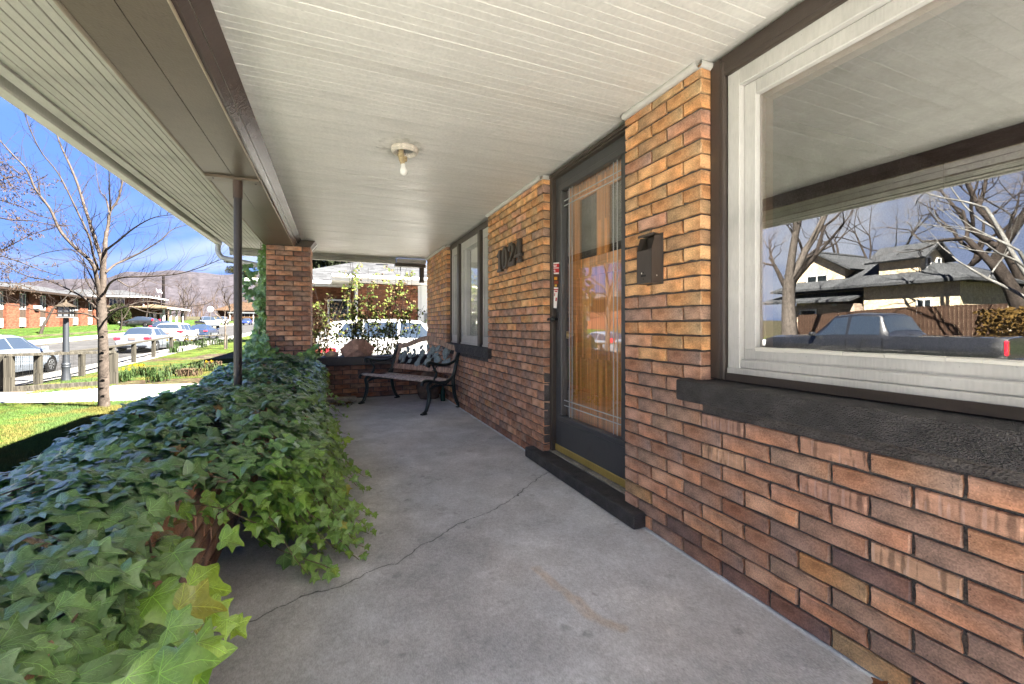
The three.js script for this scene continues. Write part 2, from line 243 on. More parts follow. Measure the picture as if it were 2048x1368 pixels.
// ------------------------------------------------------------ the house wall (faces -x)
const WX = 1.548, CH = 2.30;
const WIN1 = [-1.459, 0.85], DOOR = [-3.052, -2.009], WIN2 = [-6.225, -4.373], WEND = -7.667, WZ1 = 1.3;
const PE = 1.3, SY0 = 0.740, SY1 = 0.848;  // PE: porch end, set close behind the camera to let sunlight in
{
  const b = x => box2(WX + 0.012, WX + 0.24, ...x);
  const core = [b([0, SY0, DOOR[1], WZ1]), b([0, SY0, WEND + 0.012, DOOR[0]]), b([SY0, CH, DOOR[1] + 0.012, WIN1[0] - 0.012]), b([SY0, CH, WIN1[1], WZ1]), b([SY0, CH, WIN2[1] + 0.012, DOOR[0] - 0.012]), b([SY0, CH, WEND + 0.012, WIN2[0] - 0.012]), box2(WX + 0.13, WX + 0.24, 0, 0.09, DOOR[0], DOOR[1])];
  const wall = setting('wall', core, mortarMat);
  const list = [], r = rng(11), H7 = Math.floor(SY0 / COURSE);
  const runs = i => { const y = (i + 0.5) * COURSE; return y < SY0 - 0.01 ? [[WEND, DOOR[0], DOOR[0]], [DOOR[1], WZ1, DOOR[1]]] : [[WEND, WIN2[0], DOOR[0]], [WIN2[1], DOOR[0], DOOR[0]], [DOOR[1], WIN1[0], DOOR[1]], [WIN1[1], WZ1, DOOR[1]]]; };
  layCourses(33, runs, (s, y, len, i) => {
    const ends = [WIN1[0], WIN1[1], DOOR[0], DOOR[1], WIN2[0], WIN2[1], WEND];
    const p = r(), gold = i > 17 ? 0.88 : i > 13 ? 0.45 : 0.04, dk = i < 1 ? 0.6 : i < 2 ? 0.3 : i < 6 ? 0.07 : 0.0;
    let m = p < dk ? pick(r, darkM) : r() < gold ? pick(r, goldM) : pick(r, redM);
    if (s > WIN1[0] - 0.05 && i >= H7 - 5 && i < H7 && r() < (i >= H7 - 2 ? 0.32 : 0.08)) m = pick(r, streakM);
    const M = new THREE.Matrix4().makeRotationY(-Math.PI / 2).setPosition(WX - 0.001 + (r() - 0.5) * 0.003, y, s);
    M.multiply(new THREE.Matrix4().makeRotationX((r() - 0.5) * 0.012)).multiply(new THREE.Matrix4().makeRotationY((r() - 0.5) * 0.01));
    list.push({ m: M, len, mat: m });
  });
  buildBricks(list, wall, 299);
}

// ------------------------------------------------------------ porch floor slab, door step, kerb
{
  const g = box2(-0.50, WX + 0.02, -0.16, 0, -7.0, PE), u = g.attributes.uv, p = g.attributes.position;
  for (let i = 0; i < p.count; i++) u.setXY(i, (p.getX(i) - FX0) / FWX, (p.getZ(i) - FZ0) / FWZ);
  setting('porch_floor', g, mat(0.55, 0.555, 0.572, { roughness: 0.72, map: floorTex, bumpMap: rep(floorBump, 4, 14), bumpScale: 0.003 }));
  const step = solo('door_step', [rb(0.17, 0.083, 1.40, 0.012, 1.555, 0.0425, -2.535)], stucco, 'low charcoal painted concrete step below the storm door', 'door step');
  part('threshold', [box2(1.60, 1.675, 0.0845, 0.093, -3.05, -2.012)], mat(0.25, 0.23, 0.20, { map: grainTex, roughness: 0.9, ...bump(stuccoBump, 0.003) }), step);
  setting('floor_kerb', [rb(0.70, 0.075, 0.16, 0.02, -0.05, 0.0365, -6.52, 0, 0.10)], mat(0.33, 0.31, 0.28, { map: grainTex, roughness: 0.9, ...bump(stuccoBump, 0.006) }));
}

// ------------------------------------------------------------ ceiling, soffit, beam, gutter
{
  const ceil = setting('porch_ceiling', [box2(-0.43, WX + 0.25, CH + 0.014, CH + 0.05, -7.78, PE)], ceilWhite);
  const bw = 0.0878, prof = (w, bead) => {       // one beaded board, section in (z, y), run along x
    const v = 0.0024, q = 0.0018; const a = [[0, 0.0022], [v, 0], [w / 2 - q, 0], [w / 2, 0.0010], [w / 2 + q, 0], [w - v, 0], [w - 0.0006, 0.0022], [w - 0.0006, 0.013], [0, 0.013]];
    return a; };
  const g0 = extr(prof(bw).map(([a, b]) => [a, b]), WX + 0.02 + 0.44); g0.rotateY(Math.PI / 2); g0.translate(0, 0, 0);   // extrude axis -> +x, section x -> -z
  const base = uvMetres(g0), vars = [0, 1, 2, 3].map(k => { const q = base.clone(), u = q.attributes.uv; for (let i = 0; i < u.count; i++) u.setXY(i, u.getX(i) + k * 0.31, u.getY(i) + k * 0.47); return q; });
  const r = rng(3), tones = [ceilWhite, mat(0.555, 0.54, 0.505, { roughness: 0.38, map: rep(paintTex, 0.5, 2), ...bump(grainBump, 0.0005) }), mat(0.58, 0.567, 0.535, { roughness: 0.46, map: rep(paintTex, 0.5, 2), ...bump(grainBump, 0.0005) })];
  for (let k = 0, z = -7.74 + bw; z < PE + 0.01; z += bw, k++) { const o = part('ceiling_board', pick(r, vars), pick(r, tones), ceil); o.position.set(-0.44, CH + (r() - 0.5) * 0.0022, z); o.rotation.x = (r() - 0.5) * 0.006; }
  for (const [a, b] of [[WEND, WIN2[0]], [WIN2[1], DOOR[0]], [DOOR[1], WIN1[0]]]) { const t = tube([[WX - 0.012, CH - 0.012, a + 0.01], [WX - 0.012, CH - 0.012, b - 0.002]], 0.021, 0.021, 10), e = tube([[WX - 0.012, CH - 0.012, b], [WX + 0.07, CH - 0.012, b]], 0.019, 0.019, 10); part('trim', [t, ...(b > -6.3 && b !== DOOR[0] ? [e] : [e])], white, ceil); }
  // rear edge of the ceiling: fascia boards, broken return by the wall
  const f = solo('fascia_board', [box2(-1.50, 1.02, CH - 0.03, CH + 0.02, -7.83, -7.765), box2(-1.50, 1.02, CH - 0.098, CH - 0.035, -7.87, -7.79, 0.004)], soffitPaint, 'cream fascia board closing the far end of the porch ceiling', 'fascia');
  part('bracket', [extr([[0, 0], [0.07, 0], [0.0, -0.10]], 0.12).translate(-0.30, CH - 0.005, -7.0)], white, f);
  const rt = solo('soffit_return', [box2(1.03, 1.54, CH - 0.085, CH - 0.01, -7.86, -7.70, 0.006)], white, 'split white end piece of soffit beside the far brick corner', 'soffit return');
  part('lower_board', [box2(1.0, 1.54, CH - 0.15, CH - 0.095, -7.86, -7.73), box2(1.44, 1.52, CH - 0.42, CH - 0.15, -7.85, -7.79), tube([[1.09, CH - 0.15, -7.76], [1.092, CH - 0.23, -7.76]], 0.008)], brown, rt);

  // beam of three boards with a moulding and a sloping inner board
  const beamM = mat(0.105, 0.085, 0.063, { roughness: 0.40, map: paintTex, ...bump(grainBump, 0.0016) });
  const glossy = mat(0.070, 0.050, 0.044, { roughness: 0.24, map: paintTex, ...bump(grainBump, 0.0010) });
  const beam = solo('porch_beam', [box2(-0.872, -0.47, 2.235, CH + 0.05, -7.6, PE)], beamM, 'long brown painted boxed beam under the porch eave resting on brick pillar', 'beam');
  part('bottom_board', [box2(-0.872, -0.698, 2.209, 2.233, -6.64, PE, 0.002)], beamM, beam); part('bottom_board', [box2(-0.696, -0.525, 2.2105, 2.233, -6.64, PE, 0.002)], beamM, beam);
  part('side_moulding', [tube([[-0.882, 2.214, -6.64], [-0.882, 2.214, PE]], 0.012, 0.012, 8), box2(-0.893, -0.873, 2.222, 2.295, -7.6, PE)], mat(0.20, 0.165, 0.12, { roughness: 0.5, map: paintTex }), beam);
  const sl = extr([[-0.522, 2.206], [-0.500, 2.206], [-0.420, 2.292], [-0.432, 2.300], [-0.47, 2.300], [-0.522, 2.236]], PE + 6.64); sl.translate(0, 0, -6.64); part('sloping_board', [uvMetres(sl)], glossy, beam);
  part('edge_bead', [tube([[-0.521, 2.204, -6.64], [-0.521, 2.204, PE]], 0.006, 0.006, 6)], mat(0.30, 0.25, 0.18, { roughness: 0.4 }), beam);
  part('pillar_cap_board', [uvMetres(extr([[-0.872, 2.208], [-0.305, 2.208], [-0.245, 2.298], [-0.872, 2.298]], 0.55).translate(0, 0, -7.19))], mat(0.075, 0.055, 0.040, { roughness: 0.5, map: paintTex, ...bump(grainBump, 0.001) }), beam);

  // soffit boards, fascia, gutter
  const sof = setting('eave_soffit', [box2(-1.43, -0.875, CH + 0.016, CH + 0.05, -7.78, PE)], soffitPaint);
  const sr = rng(8); const sM = [soffitPaint, mat(0.365, 0.36, 0.31, { roughness: 0.62, map: paintTex, ...bump(grainBump, 0.0012) }), mat(0.395, 0.385, 0.335, { roughness: 0.6, map: paintTex, ...bump(grainBump, 0.0012) })];
  const nB = 11, sw = (1.405 - 0.893) / nB;
  for (let k = 0; k < nB; k++) { const g = uvMetres(extr([[0.0015, 0.006], [0.004, 0], [sw - 0.004, 0], [sw - 0.0015, 0.006], [sw - 0.0015, 0.016], [0.0015, 0.016]], PE + 7.78)); const o = part('soffit_board', g, sM[k % 3], sof); o.position.set(-1.405 + k * sw, CH + (sr() - 0.5) * 0.005, -7.78); o.rotation.z = (sr() - 0.5) * 0.03; }
  const gut = solo('eave_gutter', [box2(-1.462, -1.408, CH - 0.012, CH + 0.30, -7.76, PE)], soffitPaint, 'cream metal gutter and fascia along the porch eave', 'gutter');
  part('trough', [uvMetres(extr([[-1.625, 2.302], [-1.552, 2.296], [-1.548, 2.31], [-1.548, 2.42], [-1.478, 2.42], [-1.478, 2.43], [-1.66, 2.43], [-1.655, 2.38], [-1.63, 2.345]], PE + 7.56).translate(0, 0, -7.56))], mat(0.42, 0.415, 0.36, { roughness: 0.45, map: paintTex }), gut);
  part('drip_edge', [box2(-1.475, -1.466, CH - 0.004, CH + 0.05, -7.7, PE)], white, gut);
  const gm = mat(0.42, 0.43, 0.43, { roughness: 0.42, metalness: 0.2 });
  solo('downspout', [tube([[-1.585, 2.31, -7.50], [-1.585, 2.19, -7.50], [-1.54, 2.115, -7.50], [-1.42, 2.085, -7.49], [-1.1, 2.02, -7.44], [-0.80, 1.955, -7.40]], 0.036, 0.036, 10, 30), tube([[-0.80, 1.955, -7.40], [-0.78, 1.5, -7.40]], 0.036, 0.036, 10)], gm, 'pale grey metal downspout bending from gutter end to brick pillar', 'downspout');
}

// ------------------------------------------------------------ roof and closed house behind the wall
{
  const rm = mat(0.16, 0.155, 0.15, { roughness: 0.95, map: shingleTex });
  const slope = Math.atan2(2.1, 6.4), g = [];
  g.push(bx(7.2, 0.10, PE + 8.1, 0, 0, 0, 0, 0, slope).translate(1.85, 3.60, (PE - 7.7) / 2)); g.push(bx(7.2, 0.10, PE + 8.1, 0, 0, 0, 0, 0, -slope).translate(8.45, 3.60, (PE - 7.7) / 2));
  g.push(extr([[-1.4, 2.43], [11.4, 2.43], [5.15, 4.58]], 0.1).translate(0, 0, -7.8)); g.push(extr([[-1.4, 2.43], [11.4, 2.43], [5.15, 4.58]], 0.1).translate(0, 0, PE));
  const roof = setting('house_roof', g, rm);
  const im = mat(0.10, 0.095, 0.088, { roughness: 0.9, map: grainTex });
  const room = setting('house_interior', [box2(WX + 0.24, 9.6, -0.02, 0.0, WEND, PE), box2(WX + 0.251, 9.6, CH + 0.06, CH + 0.1, WEND, PE), box2(9.5, 9.6, 0, CH + 0.06, WEND, PE), box2(WX + 0.24, 9.5, 0, CH + 0.06, WEND + 0.02, WEND + 0.14), box2(WX + 0.24, 9.5, 0, CH + 0.06, PE - 0.13, PE - 0.01), box2(4.4, 4.5, 0, CH + 0.06, WEND + 0.14, PE - 0.13), box2(WX + 0.24, 4.4, 0, CH + 0.06, -1.86, -1.76), box2(WX + 0.24, 4.4, 0, CH + 0.06, -3.5, -3.4)], im);
}

// ------------------------------------------------------------ big front window (right)
const paneM = (ior, tint = 1) => { const m = mat(tint, tint, tint, { phys: true, roughness: 0, transmission: 1, ior, thickness: 0 }); return m; };
{
  const t = thing('picture_window', 'large picture window in white wooden frame at the right, reflecting the street', 'window', [WX, 0, -0.2]);
  const L = (x0, x1, y0, y1, z0, z1, r) => box2(x0, x1, y0, y1, z0 + 0.2, z1 + 0.2, r);
  const z1 = WIN1[1];
  const cas = part('casing', [L(0.055, 0.17, SY1, CH - 0.004, -1.458, -1.402, 0.006), L(0.050, 0.075, SY1, CH - 0.03, -1.402, -1.378, 0.008), L(0.055, 0.17, CH - 0.075, CH - 0.004, -1.40, z1, 0.006), L(0.050, 0.078, CH - 0.098, CH - 0.072, -1.38, z1, 0.008), L(0.06, 0.17, SY1 + 0.002, SY1 + 0.035, -1.40, z1), L(0.055, 0.17, SY1, CH, z1 - 0.06, z1)], mat(0.050, 0.037, 0.030, { roughness: 0.34, map: paintTex, ...bump(grainBump, 0.001) }), t);
  const fr = part('frame', [L(0.072, 0.17, 0.885, 2.213, -1.378, -1.318, 0.004), L(0.072, 0.17, 2.135, 2.213, -1.318, z1 - 0.06, 0.004), L(0.100, 0.17, 0.99, 2.135, -1.318, -1.262, 0.005), L(0.100, 0.17, 2.075, 2.134, -1.262, z1 - 0.06, 0.005), L(0.100, 0.17, 0.935, 0.992, -1.317, z1 - 0.06, 0.005), L(0.080, 0.17, 0.905, 0.945, -1.34, z1 - 0.06, 0.008), L(0.066, 0.17, 0.880, 0.906, -1.377, z1 - 0.06, 0.004)], white, t);
  const r = rng(5), put = [];                    // cracked putty along the bottom of the pane
  for (let z = -1.26; z < z1 - 0.06;) { const l = rr(r, 0.05, 0.16); put.push(bx(0.012, 0.010 + r() * 0.006, l * 0.99, 0.098, 0.992 + r() * 0.003, z + 0.2 + l / 2, rr(r, -0.02, 0.02), 0, 0.4)); z += l; }
  part('putty', put, mat(0.66, 0.64, 0.58, { roughness: 0.85, ...bump(grainBump, 0.003) }), fr);
  part('glass_pane', [L(0.122, 0.124, 0.98, 2.08, -1.27, z1 - 0.05)], paneM(2.55), t);
  part('inner_stop', [L(0.126, 0.17, 0.99, 2.075, -1.262, -1.236), L(0.126, 0.17, 2.05, 2.075, -1.236, z1 - 0.06)], mat(0.17, 0.12, 0.085, { roughness: 0.5 }), t);
  const sill = part('sill', [(() => { const g = rb(0.20, SY1 - SY0, z1 + 1.57 + 0.1, 0.010, 0, 0, 0); const p = g.attributes.position; for (let i = 0; i < p.count; i++) if (p.getY(i) > 0 && p.getX(i) < 0) p.setY(i, p.getY(i) - 0.010); g.computeVertexNormals(); return g.translate(0.055, (SY0 + SY1) / 2, (z1 - 1.57 + 0.1) / 2 + 0.2); })()], stucco, t);
}

// ------------------------------------------------------------ far window with three lights
{
  const t = thing('sash_window', 'narrow three-part white window with dark mullions behind the bench', 'window', [WX, 0, -5.3]);
  const L = (x0, x1, y0, y1, z0, z1, r) => box2(x0, x1, y0, y1, z0 + 5.3, z1 + 5.3, r);
  const [a, b] = WIN2, dk = mat(0.055, 0.042, 0.033, { roughness: 0.4, map: paintTex });
  part('casing', [L(0.055, 0.18, SY1, CH - 0.004, a + 0.001, a + 0.05, 0.004), L(0.055, 0.18, CH - 0.075, CH - 0.004, a + 0.05, b - 0.001, 0.004), L(0.055, 0.18, SY1, CH - 0.075, b - 0.03, b - 0.001, 0.004)], dk, t);
  for (const z of [-5.72, -4.80]) part('mullion', [L(0.03, 0.18, SY1 - 0.01, CH - 0.075, z - 0.045, z + 0.045, 0.01)], dk, t);
  const fr = part('frame', [[a + 0.05, -5.765], [-5.675, -4.845], [-4.755, b - 0.03]].flatMap(([p, q], i) => { const w = i === 1 ? 0.16 : 0.05, wr = i === 1 ? 0.05 : 0.05; return [L(0.07, 0.18, 0.87, CH - 0.076, p, p + w * 0.55, 0.003), L(0.095, 0.18, 0.96, 2.13, p + w * 0.55, p + w, 0.003), L(0.07, 0.18, 0.87, CH - 0.076, q - wr, q, 0.003), L(0.07, 0.18, 2.12, CH - 0.076, p + w * 0.55, q - wr, 0.003), L(0.07, 0.18, 0.87, 0.965, p + w * 0.55, q - wr, 0.003), L(0.06, 0.18, SY1 - 0.004, 0.87, p, q, 0.003)]; }), white, t);
  for (const [p, q] of [[a + 0.10, -5.815], [-5.52, -4.895], [-4.705, b - 0.08]]) part('glass_pane', [L(0.120, 0.122, 0.955, 2.125, p, q)], paneM(2.0), t);
  const cm = mat(0.66, 0.66, 0.63, { roughness: 0.9 }), cg = [];
  const st = (p, q) => { for (let z = p; z < q; z += 0.075) cg.push(bx(0.008, 1.16, 0.071, 0.19 + 0.012 * Math.sin(z * 40), 1.54, z + 0.035 + 5.3, 0, 0.35 * (Math.round(z * 40) % 2 ? 1 : -1))); };
  st(a + 0.1, -5.82); st(-5.52, -4.9); st(-4.7, b - 0.08);
  part('curtain', cg, cm, t);
  part('sill', [rb(0.19, SY1 - SY0, b - a + 0.24, 0.010, 0.052, (SY0 + SY1) / 2, (a + b) / 2 + 5.3)], stucco, t);
}

// ------------------------------------------------------------ door frame, storm door, wooden door, flyer
{
  const dz = z => z + 2.53, X = 0.112, F = mat(0.062, 0.062, 0.063, { roughness: 0.40, map: paintTex, ...bump(grainBump, 0.0006) });
  const fr = thing('door_frame', 'dark brown painted wooden frame round the front door opening', 'door frame', [WX, 0, -2.53]);
  part('jamb', [box2(0.06, 0.24, 0.09, CH - 0.004, dz(-3.051), dz(-3.008), 0.004)], brown, fr); part('jamb', [box2(0.06, 0.24, 0.09, CH - 0.004, dz(-2.050), dz(-2.010), 0.004)], brown, fr);
  part('head', [box2(0.06, 0.24, CH - 0.04, CH - 0.004, dz(-3.008), dz(-2.050), 0.004), box2(0.045, 0.06, CH - 0.028, CH - 0.004, dz(-3.04), dz(-2.02), 0.004)], brown, fr);
  const d = thing('storm_door', 'charcoal metal storm door with full glass and brass bottom strip', 'door', [WX, 0, -2.53]);
  const a = dz(-3.006), b = dz(-2.052), g0 = dz(-2.90), g1 = dz(-2.155), yb = 0.392, yt = 2.145, x0 = X - 0.018, x1 = X + 0.018;
  part('panel', [box2(x0, x1, 0.10, 2.262, a, g0 - 0.03, 0.003), box2(x0, x1, 0.10, 2.262, g1 + 0.03, b, 0.003), box2(x0, x1, yt + 0.03, 2.262, g0 - 0.03, g1 + 0.03), box2(x0, x1, 0.10, yb - 0.03, g0 - 0.03, g1 + 0.03), box2(x0 - 0.006, x0 - 0.001, 0.10, 2.262, b - 0.07, b - 0.001)], F, d);
  const mo = (y0, y1, z0, z1) => box2(x0 - 0.014, x1, y0, y1, z0, z1, 0.008);
  part('glass_moulding', [mo(yt, yt + 0.045, g0 - 0.045, g1 + 0.045), mo(yb - 0.045, yb, g0 - 0.045, g1 + 0.045), mo(yb, yt, g0 - 0.045, g0), mo(yb, yt, g1, g1 + 0.045)], F, d);
  const pane = part('glass_pane', [box2(X - 0.001, X + 0.001, yb, yt, g0, g1)], paneM(2.1), d);
  const em = mat(0.45, 0.46, 0.45, { roughness: 0.35 }), e = [];
  for (const z of [g0 + 0.075, g0 + 0.115, g1 - 0.075, g1 - 0.115]) e.push(bx(0.0015, yt - yb, 0.007, X - 0.002, (yt + yb) / 2, z));
  for (const y of [yb + 0.08, yb + 0.12, yt - 0.08, yt - 0.12]) e.push(bx(0.0016, 0.007, g1 - g0, X - 0.0045, y, (g0 + g1) / 2));
  part('bevel_line', e, em, pane);
  part('brass_strip', [box2(x0 - 0.008, x1, 0.102, 0.150, a, b, 0.003)], mat(0.55, 0.40, 0.12, { roughness: 0.45, metalness: 0.55, map: paintTex }), d);
  const bl = mat(0.012, 0.012, 0.012, { roughness: 0.3 });
  const h = part('handle', [rb(0.012, 0.15, 0.028, 0.006, x0 - 0.008, 1.13, a + 0.045), tube([[x0 - 0.01, 1.145, a + 0.045], [x0 - 0.055, 1.145, a + 0.045]], 0.011, 0.011, 10), ball(0.024, x0 - 0.062, 1.143, a + 0.045, 0.8, 0.9, 1.2), tube([[x0 - 0.06, 1.143, a + 0.045], [x0 - 0.066, 1.143, a - 0.01], [x0 - 0.055, 1.137, a - 0.035]], 0.013, 0.009, 10)], bl, d);
  // varnished door behind the glass
  const wd = mat(0.62, 0.30, 0.10, { phys: true, roughness: 0.42, map: rep(woodTex, 3, 0.6), clearcoat: 0.3 });
  const w = thing('wooden_door', 'varnished golden wooden door with two tall lights behind the storm door', 'door', [WX, 0, -2.53]);
  const q0 = 0.20, q1 = 0.24, A = dz(-2.99), B = dz(-2.07);
  part('door_panel', [box2(q0 + 0.008, q1, 0.10, 1.60, A + 0.1, B - 0.1)], wd, w);
  part('stile', [box2(q0, q1, 0.10, 2.25, A, A + 0.12, 0.004)], wd, w); part('stile', [box2(q0, q1, 0.10, 2.25, B - 0.12, B, 0.004)], wd, w);
  part('rail', [box2(q0, q1, 2.09, 2.25, A + 0.12, B - 0.12, 0.004)], wd, w); part('rail', [box2(q0 - 0.004, q1, 1.46, 1.60, A + 0.12, B - 0.12, 0.004)], wd, w); part('rail', [box2(q0, q1, 0.10, 0.30, A + 0.12, B - 0.12, 0.004)], wd, w);
  const mid = (A + B) / 2; part('muntin', [box2(q0, q1, 1.60, 2.09, mid - 0.05, mid + 0.05, 0.004)], wd, w);
  for (const [p, q] of [[A + 0.12, mid - 0.05], [mid + 0.05, B - 0.12]]) { part('bead', [box2(q0 + 0.006, q1, 1.60, 2.09, p, p + 0.02), box2(q0 + 0.006, q1, 1.60, 2.09, q - 0.02, q), box2(q0 + 0.006, q1, 2.07, 2.09, p + 0.02, q - 0.02)], wd, w); part('door_light', [box2(q0 + 0.018, q0 + 0.021, 1.60, 2.08, p + 0.01, q - 0.01)], paneM(1.5, 0.8), w); part('curtain', [box2(q0 + 0.036, q0 + 0.038, 1.60, 2.08, p + 0.01, q - 0.01)], mat(0.30, 0.29, 0.25, { roughness: 0.95, map: grainTex }), w); }
  part('door_knob', [ball(0.03, q0 - 0.05, 1.02, A + 0.07), tube([[q0, 1.02, A + 0.07], [q0 - 0.04, 1.02, A + 0.07]], 0.012)], mat(0.6, 0.45, 0.16, { roughness: 0.3, metalness: 0.9 }), w);
  // paper tucked behind the handle stile
  const cv = document.createElement('canvas'); cv.width = 128; cv.height = 512; const c = cv.getContext('2d');
  c.fillStyle = '#efeae6'; c.fillRect(0, 0, 128, 512); c.fillStyle = '#b8242c'; c.fillRect(10, 14, 118, 42); c.fillRect(10, 66, 118, 46); c.fillStyle = '#fff'; c.font = 'bold 38px sans-serif'; c.fillText('TAY', 18, 50); c.fillText('PA', 18, 104);
  c.fillStyle = '#4a2a1c'; c.fillRect(20, 128, 108, 150); c.fillStyle = '#d99a2c'; c.fillRect(48, 160, 54, 34); c.fillStyle = '#8c3a1e'; c.fillRect(30, 206, 90, 30); c.fillStyle = '#d9b43c'; c.fillRect(60, 246, 40, 22);
  c.fillStyle = '#b8242c'; c.fillRect(24, 296, 104, 14); c.fillRect(24, 318, 30, 50); c.fillRect(66, 318, 50, 12); c.fillRect(66, 342, 14, 34); c.fillRect(92, 392, 26, 40);
  const ct = new THREE.CanvasTexture(cv); ct.colorSpace = THREE.SRGBColorSpace;
  const pg = tri([0, 0, 0.060, 0, 0, 0.11, 0, 0.36, 0.115, 0, 0.36, 0.0, 0.004, 0.18, 0.025, 0.004, 0.18, 0.115], [0, 1, 5, 0, 5, 4, 4, 5, 2, 4, 2, 3], [0.55, 0, 1, 0, 1, 1, 0, 1, 0.25, 0.5, 1, 0.5]);
  const back = pg.clone().translate(0.0008, 0, 0);
  const fl = solo('flyer', [pg], mat(0.9, 0.9, 0.9, { roughness: 0.6, map: ct, side: THREE.DoubleSide }), 'white and red paper flyer tucked beside the storm door edge', 'flyer');
  fl.position.set(WX + 0.072, 1.24, -3.066); fl.rotation.x = 0.10;
}

// ------------------------------------------------------------ brick pillar, low end wall, planter wall
function wallOn(parent, list, r, n, a, b, anchor, place, dk = 0.3, gold = 0.1) {
  layCourses(n, i => [[a, b, anchor]], (s, y, len, i) => { const p = r(); list.push({ m: place(s, y, r), len, mat: p < dk ? pick(r, darkM) : r() < gold ? pick(r, goldM) : pick(r, redM) }); });
}
const PZ = -6.65;
{
  const pil = thing('brick_pillar', 'square reddish brown brick pillar with ivy on its left, carrying the porch beam', 'pillar', [-0.58, 0, PZ - 0.275]);
  part('mortar_core', [box2(-0.268, 0.268, -0.4, 2.208, -0.265, 0.265)], mortarMat, pil);
  const l = [], r = rng(21), Rt = (ry, x, z) => (s, y, q) => new THREE.Matrix4().makeRotationY(ry).multiply(M4(s, y, 0.276 + (q() - 0.5) * 0.003, (q() - 0.5) * 0.01));
  wallOn(pil, l, r, 31, -0.275, 0.275, -0.275, Rt(0), 0.42, 0.02); wallOn(pil, l, r, 31, -0.275, 0.275, -0.165, Rt(Math.PI / 2), 0.1, 0.05); wallOn(pil, l, r, 31, -0.275, 0.275, -0.165, Rt(-Math.PI / 2), 0.1, 0.05);
  for (const b of l) { b.m.premultiply(M4(-0.58, 0.046, PZ - 0.275)); b.dep = 0.03; }
  buildBricks(l, pil, 110); pil.children.forEach(c => { if (c.name === 'brick') c.position.sub(pil.position); else if (c.name === 'brickwork') c.geometry.translate(0.58, 0, -(PZ - 0.275)); });
}
{
  const z = -6.84, w = thing('low_wall', 'low brick wall with thick charcoal cap at the far end of porch', 'wall', [0, 0, z]);
  part('mortar_core', [box2(-0.3, WX + 0.02, -0.4, 0.505, -0.20, -0.012)], mortarMat, w);
  const l = [], r = rng(31); wallOn(w, l, r, 7, -0.31, WX, WX, (s, y, q) => M4(s, y + 0.01, z + (q() - 0.5) * 0.004), 0.72, 0.0); l.forEach(b => b.dep = 0.03); buildBricks(l, w, 80); w.children.forEach(c => { if (c.name === 'brick') c.position.z -= z; });
  part('cap', [rb(WX + 0.31, 0.126, 0.34, 0.012, (WX - 0.31) / 2, 0.568, -0.06)], dark, w);
}
{
  const x = -0.49, w = thing('planter_wall', 'long low brick planter wall hidden under ivy along the porch edge', 'wall', [x, 0, 0]);
  part('mortar_core', [box2(-0.11, -0.012, -0.45, 0.50, -6.64, 0.6), box2(-0.80, -0.70, -0.45, 0.46, -6.64, 0.6)], mortarMat, w);
  const l = [], r = rng(41), R = new THREE.Matrix4().makeRotationY(Math.PI / 2);
  wallOn(w, l, r, 7, -0.6, 6.6, 0, (s, y, q) => R.clone().multiply(M4(s, y + 0.012, x + (q() - 0.5) * 0.004)), 0.08, 0.0); l.forEach(b => b.dep = 0.03); buildBricks(l, w, 120); w.children.forEach(c => { if (c.name === 'brick') c.position.x -= x; else if (c.name === 'brickwork') c.geometry.translate(-x, 0, 0); });
  part('soil', [box2(-0.70, -0.11, 0.30, 0.44, -6.63, 0.59)], mat(0.05, 0.04, 0.03, { map: soilTex, roughness: 1, ...bump(stuccoBump, 0.01) }), w);
}
// ------------------------------------------------------------ steel post, lamp, mailbox, numerals
{
  const pm = mat(0.035, 0.030, 0.030, { roughness: 0.38, map: paintTex }), px = -0.675, pz = -3.79;
  const p = solo('porch_post', [tube([[px, 0.3, pz], [px, 2.19, pz]], 0.0275, 0.0275, 18)], pm, 'thin dark steel post holding up the beam, its foot in ivy', 'post');
  part('top_plate', [box2(-0.872, -0.525, 2.190, 2.2085, pz - 0.055, pz + 0.055, 0.002)], mat(0.13, 0.10, 0.07, { roughness: 0.45, map: paintTex }), p);
  part('collar', [tube([[px, 2.06, pz], [px, 2.19, pz]], 0.032, 0.032, 18)], mat(0.07, 0.045, 0.035, { roughness: 0.5 }), p);
  part('bolt', [ball(0.008, -0.83, 2.19, pz + 0.02, 1, 0.6, 1, 8, 6)], pm, p); part('bolt', [ball(0.008, -0.56, 2.19, pz - 0.02, 1, 0.6, 1, 8, 6)], pm, p);
}
